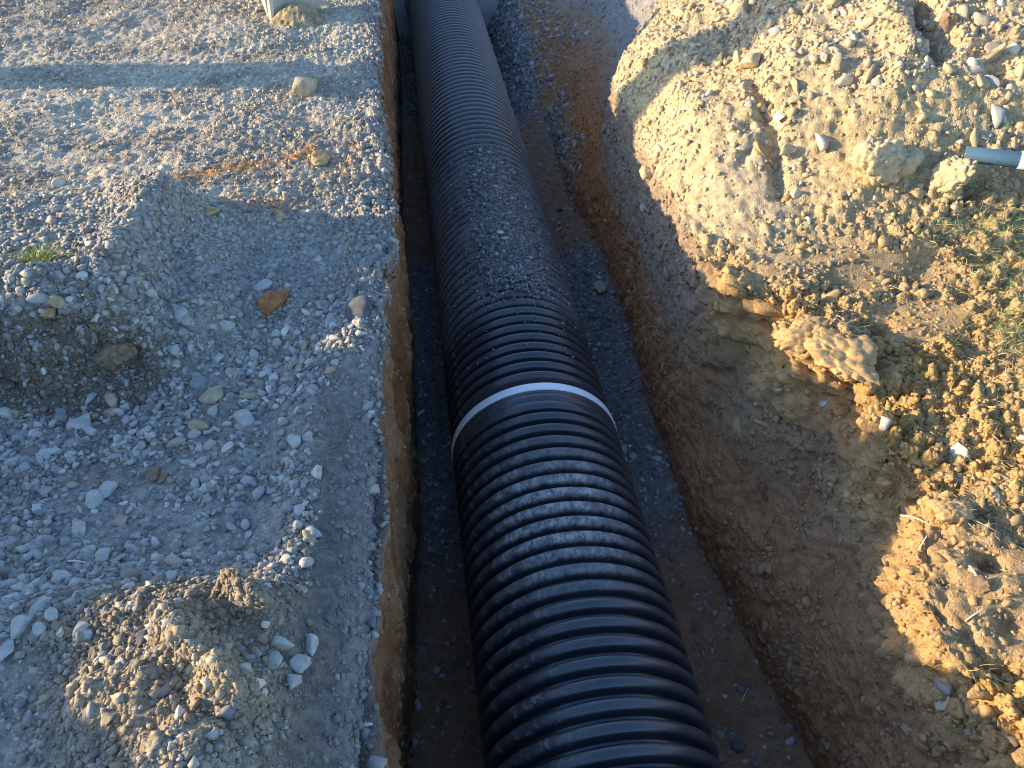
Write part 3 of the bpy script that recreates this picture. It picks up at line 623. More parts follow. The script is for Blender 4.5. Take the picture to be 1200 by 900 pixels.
def rock(px, py, wd, dp, hh, kind, mk, sink, name, label, group=None):
    h, n, mpp = on_ground(px, py)
    view = (h - CAM).normalized()
    seed = int(px * 7 + py * 13)
    V, F = ICO5 if (kind == 'clod' and wd > 30) else ICO4 if kind == 'clod' else ICO3
    r = np.random.default_rng(seed); v = V.copy(); o = r.uniform(0, 50)
    if kind == 'stone':
        for _ in range(12):
            nn = r.normal(size=3); nn /= np.linalg.norm(nn); dd = r.uniform(.32, .72)
            v = v - np.clip(v @ nn - dd, 0, None)[:, None] * nn * .95
        v = v * (1 + .14 * fbm(v[:, 0]*1.8+o, v[:, 1]*1.8, v[:, 2]*1.8, 4, seed % 50, .6)[:, None]); v *= 1.45
    else:
        for _ in range(6):
            nn = r.normal(size=3); nn /= np.linalg.norm(nn); v = v - np.clip(v @ nn - r.uniform(.35, .75), 0, None)[:, None] * nn * .8
        v = v * (1.15 + .55 * fbm(v[:, 0]*1.3+o, v[:, 1]*1.3, v[:, 2]*1.3, 3, seed % 50, .5)[:, None])
        v = v * (.92 + .16 * clods(v[:, 0]*2.6+o, v[:, 1]*2.6, v[:, 2]*2.6, seed % 40, .25)[:, None])
        v = v * (1 + .09 * fbm(v[:, 0]*4+o, v[:, 1]*4, v[:, 2]*4, 5, seed % 50, .7)[:, None])
    # the foreshortened depth in the picture is turned back into real depth
    sinv = max(.45, abs(view.dot(n)))
    if dp > wd * 1.3 or hh > wd * 1.5: pass
    if kind == 'stone': wd, dp, hh = wd*.88, dp*.88, hh*.88
    size = Vector((wd, dp / sinv if dp < wd * 1.3 else dp / max(sinv, .6), hh)) * (mpp * .5)
    v = v * np.array(size)
    me = np_mesh(name, v, F, None); me.materials.append(RM[mk])
    ob = bpy.data.objects.new(name, me); col.objects.link(ob)
    up = (n * .7 + Vector((0, 0, .5))).normalized() if n.z > .5 else n
    xa = (CX_W - up * CX_W.dot(up)).normalized(); ya = up.cross(xa)
    ob.matrix_world = Matrix.Translation(h + up * size.z * (1 - 2*sink) * .6) @ Matrix((xa, ya, up)).transposed().to_4x4() @ Matrix.Rotation(r.uniform(-.2, .2), 4, 'Z')
    tag(ob, label, 'clod' if kind == 'clod' else 'rock' if 'rock' in name else 'stone', group)
    return ob
CX_W = Vector(np.array(mr)[:, 0].tolist())
for a in ROCKS: rock(*a)

# countable middling stones that nothing tells apart: one object each, meshes shared
def many(n, wt, smin, smax, mk, name, label, cat, group):
    r = scatter(wt, n); p, nn, _ = r
    protos = []
    for k in range(6):
        rr = np.random.default_rng(900 + k + len(label)); v = ICO2[0].copy()
        for _ in range(10):
            q = rr.normal(size=3); q /= np.linalg.norm(q); v = v - np.clip(v @ q - rr.uniform(.30, .68), 0, None)[:, None] * q * .95
        v = v * (1.7, 1.2, .8) * (1 + rr.uniform(-.05, .05, (len(v), 1)))
        me = np_mesh(name, v, ICO2[1]); me.materials.append(RM[mk[k % len(mk)]]); protos.append(me)
    for i in range(n):
        ob = bpy.data.objects.new(name, protos[i % 6]); col.objects.link(ob)
        s = rng.uniform(smin, smax) * .5; up = Vector(nn[i]) + Vector(rng.normal(0, .2, 3)); up.normalize()
        if up.z < 0: up = -up
        ob.matrix_world = Matrix.Translation(Vector(p[i]) + up * s * .3) @ up.to_track_quat('Z', 'Y').to_matrix().to_4x4() @ Matrix.Rotation(rng.uniform(0, 6.28), 4, 'Z') @ Matrix.Diagonal((s*rng.uniform(.8, 1.2), s*rng.uniform(.8, 1.1), s*rng.uniform(.8, 1.2), 1))
        tag(ob, label, cat, group)
many(150, hollow * (Y < 2.0) * (.2 + .8*patchy) * (X < -.3), .020, .037, ['pale', 'pale', 'pale', 'grey', 'tan', 'pale'], 'stone', 'middling pale stone lying in the shaded gravel left of the pipe', 'stone', 'middling stones in the shaded gravel')
many(70, wmd * (X - tab(Y, BX) > .25) * (X < 3), .04, .085, ['cream', 'pale', 'cream', 'tan', 'white', 'cream'], 'stone', 'middling pale stone lying on the sunlit spoil heap', 'stone', 'middling stones on the spoil heap')
many(40, farL * (X < -.25), .03, .055, ['pale', 'cream', 'grey', 'pale', 'tan', 'pale'], 'stone', 'middling pale stone on the far sunlit gravel', 'stone', 'middling stones on the far gravel')
many(26, isF * (X > .8) * (Y > 2) * (Y < 4.6), .03, .045, ['grey', 'pale', 'grey', 'dark', 'grey', 'grey'], 'stone', 'middling grey stone on the bedding right of the pipe', 'stone', 'middling stones on the bedding')

# ------------------------------------------------------------------ the corrugated pipe
def mat_pipe():
    m = bpy.data.materials.new('black_plastic'); m.use_nodes = True; n = m.node_tree.nodes; L = m.node_tree.links
    b = n['Principled BSDF']; b.inputs['Specular IOR Level'].default_value = 0.85
    geo = n.new('ShaderNodeNewGeometry'); sp = n.new('ShaderNodeSeparateXYZ'); L.new(geo.outputs['Position'], sp.inputs[0])
    def math_(op, a, b_=None, c=None):
        q = n.new('ShaderNodeMath'); q.operation = op
        for i, v in enumerate((a, b_, c)):
            if v is None: continue
            if isinstance(v, (int, float)): q.inputs[i].default_value = v
            else: L.new(v, q.inputs[i])
        return q.outputs[0]
    def mrange(v, a, b_, c=0.0, d_=1.0):
        q = n.new('ShaderNodeMapRange'); q.interpolation_type = 'SMOOTHSTEP'; L.new(v, q.inputs['Value'])
        for i, t in zip(('From Min', 'From Max', 'To Min', 'To Max'), (a, b_, c, d_)): q.inputs[i].default_value = t
        return q.outputs[0]
    dx = math_('SUBTRACT', sp.outputs['X'], PX); dz = math_('SUBTRACT', sp.outputs['Z'], PZ)
    ang = math_('ARCTAN2', dx, dz)
    rad = math_('SQRT', math_('ADD', math_('MULTIPLY', dx, dx), math_('MULTIPLY', dz, dz)))
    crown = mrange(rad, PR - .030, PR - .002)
    def noise(scale, detail=6, rough=.65, vec=None, stretch=None):
        q = n.new('ShaderNodeTexNoise'); q.inputs['Scale'].default_value = scale; q.inputs['Detail'].default_value = detail; q.inputs['Roughness'].default_value = rough
        if stretch:
            mp = n.new('ShaderNodeMapping'); mp.inputs['Scale'].default_value = stretch; L.new(geo.outputs['Position'], mp.inputs['Vector']); L.new(mp.outputs[0], q.inputs['Vector'])
        else: L.new(geo.outputs['Position'], q.inputs['Vector'])
        return q.outputs[0]
    # dried mud: heavy on the crown in places, light elsewhere
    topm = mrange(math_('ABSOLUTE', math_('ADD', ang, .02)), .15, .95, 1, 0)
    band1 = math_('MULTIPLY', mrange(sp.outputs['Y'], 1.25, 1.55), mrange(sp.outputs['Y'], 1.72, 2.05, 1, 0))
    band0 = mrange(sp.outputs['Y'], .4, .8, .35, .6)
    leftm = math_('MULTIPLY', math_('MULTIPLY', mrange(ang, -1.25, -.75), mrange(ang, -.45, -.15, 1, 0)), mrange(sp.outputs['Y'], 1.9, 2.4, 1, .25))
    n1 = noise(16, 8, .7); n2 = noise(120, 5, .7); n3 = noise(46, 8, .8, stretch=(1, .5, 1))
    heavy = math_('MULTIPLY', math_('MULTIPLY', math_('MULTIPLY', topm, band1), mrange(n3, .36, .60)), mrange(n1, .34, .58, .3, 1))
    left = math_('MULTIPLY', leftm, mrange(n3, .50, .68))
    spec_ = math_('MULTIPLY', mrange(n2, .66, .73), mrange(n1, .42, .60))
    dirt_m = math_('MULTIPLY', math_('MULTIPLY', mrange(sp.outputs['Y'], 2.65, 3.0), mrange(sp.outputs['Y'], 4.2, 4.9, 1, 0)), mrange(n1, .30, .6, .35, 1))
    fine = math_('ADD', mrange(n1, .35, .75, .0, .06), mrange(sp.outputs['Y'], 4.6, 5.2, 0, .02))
    dust_and_sheen = math_('ADD', math_('ADD', math_('MULTIPLY', heavy, 1.15), math_('MULTIPLY', left, .55)), math_('ADD', math_('MULTIPLY', spec_, .6), fine))
    crown_sheen = mrange(rad, PR - .009, PR - .001)
    dust_and_sheen = math_('ADD', dust_and_sheen, math_('MULTIPLY', crown_sheen, mrange(sp.outputs['Y'], 3.8, 5.2, .05, .42)))  # bright highlight lines painted on the crowns over the dust, strongest far off
    dust_and_sheen = math_('MULTIPLY', dust_and_sheen, math_('ADD', math_('MULTIPLY', crown, .92), .03))  # pale colour withheld from the valleys to deepen the gaps
    dust_and_sheen = math_('MAXIMUM', dust_and_sheen, math_('MULTIPLY', dirt_m, math_('ADD', math_('MULTIPLY', crown, .34), .03)))
    dust_and_sheen = math_('MINIMUM', dust_and_sheen, 1.0)
    mx = n.new('ShaderNodeMix'); mx.data_type = 'RGBA'; L.new(dust_and_sheen, mx.inputs['Factor']); mx.inputs[6].default_value = (.019, .025, .038, 1); mx.inputs[7].default_value = (.42, .42, .42, 1)
    # faint green line of print running along the flank, worn away in places
    gl = math_('MULTIPLY', mrange(ang, -1.10, -1.085), mrange(ang, -1.055, -1.04, 1, 0)); gl = math_('MULTIPLY', math_('MULTIPLY', gl, crown), mrange(n3, .36, .5))
    mg = n.new('ShaderNodeMix'); mg.data_type = 'RGBA'; L.new(math_('MULTIPLY', gl, .8), mg.inputs['Factor']); L.new(mx.outputs[2], mg.inputs[6]); mg.inputs[7].default_value = (.13, .18, .13, 1)
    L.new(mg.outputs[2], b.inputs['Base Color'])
    L.new(mrange(dust_and_sheen, 0, .5, .30, .9), b.inputs['Roughness'])
    bp = n.new('ShaderNodeBump'); bp.inputs['Strength'].default_value = .07; bp.inputs['Distance'].default_value = .003
    L.new(math_('ADD', n1, math_('MULTIPLY', n2, .3)), bp.inputs['Height']); L.new(bp.outputs[0], b.inputs['Normal'])
    return m
M_pipe = mat_pipe()
def mat_plain(name, c, rough=.5, spec=.4, metallic=0, vary=.1, scale=30):
    m = mat_rock(name, c, vary, scale, rough, bump=.12); b = m.node_tree.nodes['Principled BSDF']; b.inputs['Metallic'].default_value = metallic; b.inputs['Specular IOR Level'].default_value = spec
    return m
M_white = mat_plain('white_seal', (.93, .94, .95), .25, vary=.04)

def lathe(name, prof, nseg=112, a0=0, a1=2*math.pi):
    """prof: (y offset, radius) pairs, turned round the Y axis"""
    closed = abs(a1 - a0 - 2*math.pi) < 1e-6
    th_ = np.linspace(a0, a1, nseg + 1)
    pr = np.array(prof); V = np.stack([pr[None, :, 1]*np.sin(th_)[:, None], np.broadcast_to(pr[None, :, 0], (nseg+1, len(pr))), pr[None, :, 1]*np.cos(th_)[:, None]], -1)
    return np_mesh(name, V.reshape(-1, 3), grid_faces(nseg+1, len(pr))[:, ::-1], None, smooth=True)

RV = PR - .038      # valley radius
def rib_prof(p=PITCH):
    h = p/2; c = p*.29
    pts = [(-h, RV), (-c-.008, RV), (-c-.005, RV+.004), (-c-.002, PR-.018), (-c+.0002, PR-.0115), (-c+.004, PR-.0058), (-c+.009, PR-.0022), (0, PR+.0012)]
    return pts + [(-q[0], q[1]) for q in pts[-2::-1]]
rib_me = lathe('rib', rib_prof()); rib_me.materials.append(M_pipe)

def pipe_run(label, y0, y1, n_ribs, first_y):
    root = bpy.data.objects.new('corrugated_pipe', None); col.objects.link(root); root.location = (PX, y0, PZ - PR)
    tag(root, label, 'drainage pipe', 'lengths of black corrugated pipe')
    liner = lathe('liner', [(0, PR-.060), (0, RV-.003), (y1-y0, RV-.003), (y1-y0, PR-.060), (0, PR-.060)], 96); liner.materials.append(M_pipe)
    lo = link('liner', liner, None, root); lo.location = (0, 0, PR)
    y = first_y
    for i in range(n_ribs):
        k = 1.12 if y > 4.2 else 1.0          # the ribs stand a little wider apart beyond the spilled dirt
        if y + PITCH*k > y1: break
        o = bpy.data.objects.new('rib', rib_me); col.objects.link(o); o.parent = root; o.location = (0, y - y0, PR); o.scale = (1, k, 1)
        y += PITCH * (k + (1.12 if y + PITCH > 4.2 else 1.0)) / 2
    return root
# near length ends in a smooth belled collar against the white seal
near = pipe_run('near black corrugated drain pipe, dusty on top, with a smooth collar at the joint', -2.6, RING_Y - .022, 71, RING_Y - .155 - 70*PITCH)
col_prof = [(RING_Y-.122, RV), (RING_Y-.120, PR-.008), (RING_Y-.114, PR-.001), (RING_Y-.086, PR+.001), (RING_Y-.080, PR-.003), (RING_Y-.078, PR-.005), (RING_Y-.074, PR-.003), (RING_Y-.068, PR+.002), (RING_Y-.046, PR+.003), (RING_Y-.040, PR-.001), (RING_Y-.038, PR+.001), (RING_Y-.024, PR+.002), (RING_Y-.022, PR-.004), (RING_Y-.022, RV)]
cme = lathe('collar', [(a + 2.6, b) for a, b in col_prof]); cme.materials.append(M_pipe)
co = link('collar', cme, None, near); co.location = (0, 0, PR)
farp = pipe_run('far black corrugated drain pipe under a strip of spilled dirt, running to the concrete basin', RING_Y + .022, END_Y + .1, 100, RING_Y + .088)
ring_me = lathe('seal_ring', [(-.0205, RV-.002), (-.0205, PR+.0035), (-.018, PR+.006), (.016, PR+.005), (.0205, PR+.0025), (.0205, RV-.002)]); ring_me.materials.append(M_white)
ring = link('seal_ring', ring_me); ring.location = (PX, RING_Y, PZ)
tag(ring, 'white band round the joint between the two black corrugated pipes', 'seal ring')

# dirt spilled on the far pipe
ny, na = 230, 120
yy = np.linspace(2.90, 4.42, ny)[:, None]; aa = np.linspace(-1.0, .95, na)[None, :]
cen = .06 + .05*np.sin(yy*2.1); wid = np.interp(yy, [2.78, 2.95, 3.2, 3.6, 4.1, 4.42], [.25, .42, .52, .55, .50, .25])
nzz = fbm(yy*9, aa*3, 0, 4, 201); q = np.abs(aa - cen + .30*nzz) / (wid * (1 + .35*fbm(yy*4, aa*0, 3, 3, 209)))
hgt = np.where(q < 1, .013 * (1 - q**2), -.035 * np.clip(q - 1, 0, 2)) + .006*fbm(yy*40, aa*16, 0, 3, 203) + .005*(clods(yy*38 + 0*aa, aa*14 + 0*yy, 0*yy*aa, 205) - .4)
hgt = hgt * S(yy, 2.90, 3.1) * (1 - S(yy, 4.3, 4.42)) + (-.03) * (1 - S(yy, 2.90, 3.1) * (1 - S(yy, 4.3, 4.42)))
rr_ = PR - .004 + np.maximum(hgt, -.03)
DX = np.stack([PX + rr_*np.sin(aa), yy + 0*aa, PZ + rr_*np.cos(aa)], -1)
dc = np.array([.22, .215, .205]) * (1 + .25*fbm(yy*14, aa*5, 0, 3, 207)[..., None])
dirt = link('spilled_dirt', np_mesh('spilled_dirt', DX.reshape(-1, 3), grid_faces(ny, na)[:, ::-1], dc.reshape(-1, 3), True), M_wall)
tag(dirt, 'dark stony dirt spilled along the top of the far pipe', None, None, 'stuff')
ns = 5600
ya = np.clip(rng.uniform(2.98, 4.32, ns) + rng.normal(0, .07, ns), 2.86, 4.46); wi = np.interp(ya, [2.78, 2.95, 3.2, 3.6, 4.1, 4.42], [.25, .42, .52, .55, .50, .25])
al = .06 + .05*np.sin(ya*2.1) + wi * rng.normal(0, .68, ns); al = np.clip(al, -1.2, 1.2)
qq = np.abs(al - .06 - .05*np.sin(ya*2.1)) / wi
hh_ = np.where(qq < 1, .010*(1-qq**2), -.002 - .0*qq)
pp = np.stack([PX + (PR + hh_)*np.sin(al), ya, PZ + (PR + hh_)*np.cos(al)], -1); nn_ = np.stack([np.sin(al), 0*al, np.cos(al)], -1)
stones('dirt_stones', pp, nn_, logsize(ns, .0062, .45, .0025, .016) * np.where(qq > 1, .6, 1), pal(ns, [(.19, .19, .195), (.28, .28, .28), (.45, .45, .46), (.24, .21, .17)], [5, 4, .7, 2]), 'grit and small stones in the dirt on top of the far pipe', sink=.15)
ns2 = 900; ya2 = np.concatenate([rng.uniform(2.45, 4.9, 600), rng.normal(3.0, .08, 300)]); al2 = .05 + rng.normal(0, .42, ns2) * np.where(np.arange(ns2) < 600, 1.25, .8); al2 = np.clip(al2, -1.25, 1.2)
pp2 = np.stack([PX + (PR - .001)*np.sin(al2), ya2, PZ + (PR - .001)*np.cos(al2)], -1); nn2 = np.stack([np.sin(al2), 0*al2, np.cos(al2)], -1)
stones('dirt_stones', pp2, nn2, logsize(ns2, .0042, .4, .002, .010), pal(ns2, [(.19, .19, .195), (.28, .28, .28), (.45, .45, .46)], [4, 4, 1]), 'stray grit scattered over the ribs around the spilled dirt', sink=.15)
for (py, aoff, s, mk, lb) in [(3.42, -.02, .026, 'white', 'brightest stone in the dirt on top of the far pipe'), (3.36, .02, .024, 'pale', 'pale stone just below the brightest one on the far pipe'), (3.50, .10, .018, 'pale', 'small pale stone right above the brightest one on the far pipe')]:
    v = ICO2[0] * (s, s*.6, s*.3) * .8; me = np_mesh('stone', v * (1 + rng.uniform(-.12, .12, (len(v), 1))), ICO2[1]); me.materials.append(RM[mk])
    o = link('stone', me); o.location = (PX + (PR+.03)*math.sin(aoff), py, PZ + (PR+.024)*math.cos(aoff)); o.rotation_euler = (.1, .1, aoff*8); tag(o, lb, 'stone')

# ------------------------------------------------------------------ concrete basin at the far end
import bmesh
M_conc = mat_plain('concrete', (.52, .49, .50), .9, .2, vary=.18, scale=9)
def bm_obj(name, bm, m, parent=None, smooth=False):
    me = bpy.data.meshes.new(name); bm.to_mesh(me); bm.free()
    if smooth: me.polygons.foreach_set('use_smooth', np.ones(len(me.polygons), bool))
    me.materials.append(m); o = bpy.data.objects.new(name, me); col.objects.link(o)
    if parent: o.parent = parent
    return o
def box_bm(c, s, bev=.006):
    bm = bmesh.new(); bmesh.ops.create_cube(bm, size=1)
    for v in bm.verts: v.co = Vector((c[0] + v.co.x*s[0], c[1] + v.co.y*s[1], c[2] + v.co.z*s[2]))
    if bev: bmesh.ops.bevel(bm, geom=bm.edges[:], offset=bev, segments=2, affect='EDGES', profile=.7)
    return bm
basin = bpy.data.objects.new('catch_basin', None); col.objects.link(basin); basin.location = (.55, END_Y + .6, FLOOR - .05)
tag(basin, 'smooth grey concrete basin that the far pipe runs into', 'catch basin')
for nm, c, s in [('front_wall', (0, -.55, .70), (1.40, .10, 1.40)), ('back_wall', (0, .55, .70), (1.40, .10, 1.40)), ('side_wall', (-.65, 0, .70), (.10, 1.0, 1.398)), ('side_wall', (.65, 0, .70), (.10, 1.0, 1.398)), ('base_slab', (0, 0, -.06), (1.5, 1.3, .12))]:
    bm_obj(nm, box_bm(c, s, .01), M_conc, basin)
M_mort = mat_plain('mortar', (.40, .38, .35), .95, .1, vary=.2)
mc = lathe('mortar_collar', [(0, PR-.01), (-.01, PR+.035), (-.03, PR+.02), (-.055, PR-.005)], 64); mc.materials.append(M_mort)
o = link('mortar_collar', mc, None, basin); o.location = (PX-.55, -.598, PZ - FLOOR + .05)

# ------------------------------------------------------------------ blue-grey plastic pipe on the spoil heap
M_pvc = mat_plain('blue_grey_plastic', (.08, .155, .225), .32, .5, vary=.06); M_wpl = mat_plain('white_plastic', (.75, .78, .8), .35, .5, vary=.03)
h1, n1_, mp1 = on_ground(1150, 196); h2, n2_, mp2 = on_ground(1196, 204)
dist1 = (h1 - CAM).length
def at_dist(px, py, D_):
    dr = (mr @ Vector((px-600, 450-py, -FPX))).normalized(); return CAM + dr * D_
pa = at_dist(1130, 180.5, dist1 - .10); pb_ = at_dist(1196, 187.5, (h2-CAM).length - .12); dirv = (pb_ - pa).normalized(); rad_ = 9.2 * mp1 * .97
def tube(name, p, dv, length, r0, r1, m, parent, wall_=.006, seg_=40):
    me = lathe(name, [(0, r1-wall_), (0, r0-.001), (.002, r0), (length-.002, r0), (length, r0-.001), (length, r1-wall_), (0, r1-wall_)], seg_); me.materials.append(m)
    o = link(name, me, None, parent); o.matrix_world = Matrix.Translation(p) @ dv.to_track_quat('Y', 'Z').to_matrix().to_4x4(); return o
pvc = bpy.data.objects.new('plastic_pipe', None); col.objects.link(pvc); tag(pvc, 'thin blue-grey plastic pipe poking in over the spoil heap at the right edge', 'plastic pipe')
L_vis = (pb_ - pa).length
tube('tube', pa, dirv, L_vis, rad_, rad_, M_pvc, pvc)
tube('coupling', pa + dirv*(L_vis-.004), dirv, .12, rad_*1.12, rad_, M_wpl, pvc)
tube('tube', pa + dirv*(L_vis+.11), dirv, 1.4, rad_, rad_, M_pvc, pvc)

# ------------------------------------------------------------------ steel bucket resting at the top of the picture
M_steel = mat_plain('pale_painted_steel', (.50, .46, .38), .5, .4, vary=.14, scale=14); M_edge = mat_plain('worn_steel_edge', (.62, .58, .50), .45, .4, vary=.1)
hb_, nb_, mb_ = on_ground(318, 24)
bk = bpy.data.objects.new('machine_bucket', None); col.objects.link(bk); bk.location = hb_ + Vector((0, 0, -.01)); bk.rotation_euler = (0, 0, R(35))
tag(bk, 'corner of a pale steel digger bucket standing on the far gravel', 'bucket')
def prism(name, pts, m, th_=.03, axis='Y', parent=None, off=0):
    """flat plate: outline in (a, z), given thickness along an axis"""
    bm = bmesh.new(); f = []
    for s in (off, off + th_):
        f.append([bm.verts.new((a, s, z) if axis == 'Y' else (s, a, z)) for a, z in pts])
    n_ = len(pts); bm.faces.new(f[0]); bm.faces.new(f[1][::-1])
    for i in range(n_): bm.faces.new((f[0][i], f[1][i], f[1][(i+1) % n_], f[0][(i+1) % n_]))
    bmesh.ops.recalc_face_normals(bm, faces=bm.faces[:]); bmesh.ops.bevel(bm, geom=bm.edges[:], offset=.003, segments=1, affect='EDGES')
    return bm_obj(name, bm, m, parent)
prism('front_plate', [(0, 0), (.20, -.01), (.37, .03), (.40, .55), (.04, .60)], M_steel, .03, 'Y', bk)
prism('side_plate', [(.03, .0), (.12, .17), (.36, .44), (.48, .62), (.03, .60)], M_steel, .03, 'X', bk, off=.0)
prism('side_plate', [(.03, .03), (.10, .12), (.42, .40), (.50, .60), (.03, .55)], M_steel, .03, 'X', bk, off=.355)
prism('back_plate', [(.03, .3), (.38, .3), (.38, .62), (.03, .62)], M_steel, .03, 'Y', bk, off=.45)
prism('wear_strip', [(-.004, -.003), (.022, -.003), (.058, .60), (.034, .60)], M_edge, .012, 'Y', bk, off=-.012)
# small dirt heap against it
hh2, n2x, m2x = on_ground(343, 22)
def heap(cx, cy, r0, hgt_, label, colr):
    g = 46; u = np.linspace(-1, 1, g); a, b = np.meshgrid(u, u); rr = np.hypot(a, b) * (1 + .2*fbm(a*2, b*2, 0, 3, 301))
    z0 = z_left(cx + a*r0, cy + b*r0)
    z = z0 + hgt_*np.clip(1 - rr**1.3, -.3, 1) + .012*fbm((cx+a*r0)*20, (cy+b*r0)*20, 0, 3, 303) + .012*(clods((cx+a*r0)*30, (cy+b*r0)*30, 0*a, 305)-.5)
    V = np.stack([cx+a*r0, cy+b*r0, z], -1).reshape(-1, 3); cc = np.array(colr)*(1+.2*fbm(a*5, b*5, 0, 2, 307)[..., None])
    o = link('dirt_heap', np_mesh('dirt_heap', V, grid_faces(g, g), cc.reshape(-1, 3), True), M_ground); tag(o, label, None, None, 'stuff')
heap(hh2.x + .03, hh2.y - .01, .17, .10, 'small heap of crumbled earth against the steel bucket corner', (.40, .32, .20))

# ------------------------------------------------------------------ timber post left of the picture whose long shadow crosses the ground
M_wood = mat_plain('weathered_timber', (.22, .15, .10), .85, .2, vary=.35, scale=12)
post = lathe('timber_post', [(0, .0), (0, .18), (.02, .182), (2.25, .172), (2.28, .16), (2.28, 0)], 40); post.materials.append(M_wood)
po = link('timber_post', post); po.rotation_euler = (R(90), 0, 0); po.location = (-5.0, 4.78, -.3); tag(po, 'round weathered timber post standing left of the far gravel', 'post')

# ------------------------------------------------------------------ grass and straw
def blades(name, base, direc, length, width, colors, label, kind='stuff', bend=.35):
    n = len(base); up = direc / np.linalg.norm(direc, axis=1, keepdims=True)
    side = np.cross(up, rng.normal(size=(n, 3))); side /= np.linalg.norm(side, axis=1, keepdims=True)
    bendv = rng.normal(0, bend, (n, 3)); bendv[:, 2] = -np.abs(bendv[:, 2]) * .6
    rows = []
    for t, wf in ((0, 1), (.4, .85), (.75, .55), (1, .04)):
        c = base + up*(length*t)[:, None] + bendv*(length*t*t)[:, None]
        rows += [c - side*(width*wf*.5)[:, None], c + side*(width*wf*.5)[:, None]]
    V = np.stack(rows, 1); F0 = np.array([[0, 1, 3, 2], [2, 3, 5, 4], [4, 5, 7, 6]]); F = F0[None] + (np.arange(n)*8)[:, None, None]
    me = np_mesh(name, V.reshape(-1, 3), F.reshape(-1, 4), np.repeat(colors, 8, 0)); o = link(name, me, M_blade)
    if kind: tag(o, label, None, None, kind)
    return o
GREEN = [(.18, .26, .09), (.28, .36, .15), (.40, .43, .24), (.54, .48, .30)]; STRAW = [(.50, .42, .24), (.58, .50, .32), (.40, .31, .16), (.30, .22, .12)]
gA = on_ground(1195, 330)[0]; gB = on_ground(1105, 275)[0]; gC = on_ground(1180, 268)[0]; gD = on_ground(1190, 385)[0]
gmask = isR * np.clip(G(X, Y, gA.x, gA.y, .16, .16) + .9*G(X, Y, gB.x, gB.y, .10, .05) + .9*G(X, Y, gC.x, gC.y, .16, .06) + G(X, Y, gD.x, gD.y, .14, .12), 0, 1) * S(n_mid + .3*n_hi + .35, 0, .5) 
p, nn, _ = scatter(gmask**1.6, 3200); n_ = len(p)
blades('grass', p, np.array([0, 0, 1.]) + rng.normal(0, .55, (n_, 3)), rng.uniform(.015, .05, n_), rng.uniform(.0015, .003, n_), pal(n_, GREEN, [3, 4, 4, 2]), 'patchy green grass at the right edge of the picture')
smask = isR * (Y < 2.45) * (1 - mud*.8) * np.clip(.15 + G(X, Y, 1.42, 2.05, .16, .12)*1.2 + G(X, Y, 2.1, 1.8, .3, .5) + G(X, Y, 1.5, 1.0, .2, .4)*.8 + G(X, Y, 1.55, 1.6, .2, .2)*.6, 0, 1) * S(n_mid + .35, 0, .6)
p, nn, _ = scatter(smask, 6500); n_ = len(p)
dr_ = rng.normal(0, 1, (n_, 3)); dr_[:, 2] = np.abs(dr_[:, 2])*.35; 
blades('dry_grass', p + nn*.002, dr_, rng.uniform(.015, .06, n_), rng.uniform(.0012, .0026, n_), pal(n_, STRAW, [4, 3, 3, 2]), 'dry straw strewn over the sunlit right bank', bend=.25)
p, nn, _ = scatter(isL * (Y < 2.5), 260); n_ = len(p); dr_ = rng.normal(0, 1, (n_, 3)); dr_[:, 2] = np.abs(dr_[:, 2])*.2
blades('dry_grass', p + nn*.004, dr_, rng.uniform(.02, .06, n_), rng.uniform(.001, .002, n_), pal(n_, STRAW, [4, 3, 3, 2])*.8, 'thin dry stalks scattered over the left gravel', bend=.2)
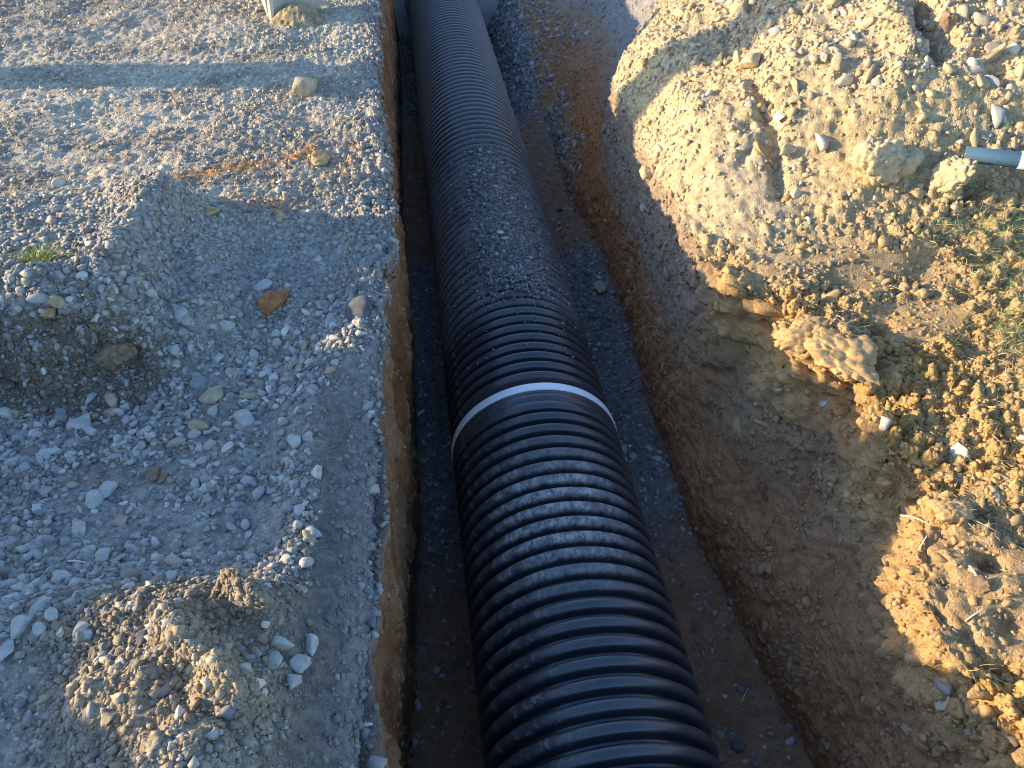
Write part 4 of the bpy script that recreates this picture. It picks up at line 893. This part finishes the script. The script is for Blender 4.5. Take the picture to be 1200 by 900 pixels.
# green tuft on the hummock
hT, nT, mT = on_ground(44, 306)
tuft = bpy.data.objects.new('grass_tuft', None); col.objects.link(tuft); tag(tuft, 'bright green grass tuft growing from the gravel at the left edge', 'grass tuft')
tuft.location = hT
nb = 130; bpos = np.zeros((nb, 3)); bpos[:, 0] = rng.normal(0, .022, nb); bpos[:, 1] = rng.normal(0, .016, nb); bpos[:, 2] = -.004
dr_ = np.stack([bpos[:, 0]*25 + rng.normal(0, .25, nb), bpos[:, 1]*25 + rng.normal(0, .25, nb), np.full(nb, .9)], -1)
tb_ = blades('blades', bpos, dr_, rng.uniform(.03, .085, nb), rng.uniform(.002, .0035, nb), pal(nb, [(.30, .36, .06), (.38, .42, .10), (.22, .30, .05)], [3, 3, 2]), '', kind=None); tb_.parent = tuft
nb = 40; bpos2 = np.stack([rng.normal(.06, .03, nb), rng.normal(.0, .02, nb), np.zeros(nb)], -1); dr2 = rng.normal(0, 1, (nb, 3)); dr2[:, 2] = .3
tb2 = blades('dry_stalks', bpos2, dr2, rng.uniform(.03, .07, nb), rng.uniform(.0012, .002, nb), pal(nb, STRAW, [1, 1, 1, 1]), '', kind=None); tb2.parent = tuft

# loose stalks that show singly
def stalk(px0, py0, px1, py1, label, name='straw', wpx=2.2, lift=.006, mk=None):
    a, na_, ma = on_ground(px0, py0); b, nb2, mb = on_ground(px1, py1); a = a + na_*lift; b = b + nb2*lift
    r = wpx*ma*.5; bm = bmesh.new(); rings = []
    dv = (b-a).normalized(); s1 = dv.orthogonal().normalized(); s2 = dv.cross(s1)
    for k in range(6):
        t = k/5; c = a.lerp(b, t) + Vector((0, 0, 1))*(.08*(b-a).length*math.sin(t*math.pi)) ; rr = r*(1-.4*t)
        rings.append([bm.verts.new(c + (s1*math.cos(q) + s2*math.sin(q))*rr) for q in (0, 1.57, 3.14, 4.71)])
    for k in range(5):
        for j in range(4): bm.faces.new((rings[k][j], rings[k][(j+1) % 4], rings[k+1][(j+1) % 4], rings[k+1][j]))
    bm.faces.new(rings[0][::-1]); bm.faces.new(rings[-1])
    o = bm_obj(name, bm, mk or RM['white']); tag(o, label, 'straw')
stalk(80, 660, 105, 662, 'short pale straw lying in the gravel by two pale stones', wpx=3)
stalk(423, 850, 438, 850, 'short white splinter on the near rim of the trench', 'splinter', wpx=5)
stalk(1058, 609, 1082, 617, 'dry stem sticking out over the shaded bank edge', wpx=2.4, lift=.02)
stalk(1072, 650, 1086, 630, 'curved dry stem just under the upper one at the bank edge', wpx=2, lift=.02)
stalk(1135, 665, 1146, 682, 'short pale straw on the lower right clods', wpx=3.5)
stalk(1130, 727, 1152, 714, 'long pale straw leaning across the lower right clods', wpx=2.2)
stalk(868, 823, 876, 808, 'pale bent straw on the floor right of the near pipe', wpx=1.6)
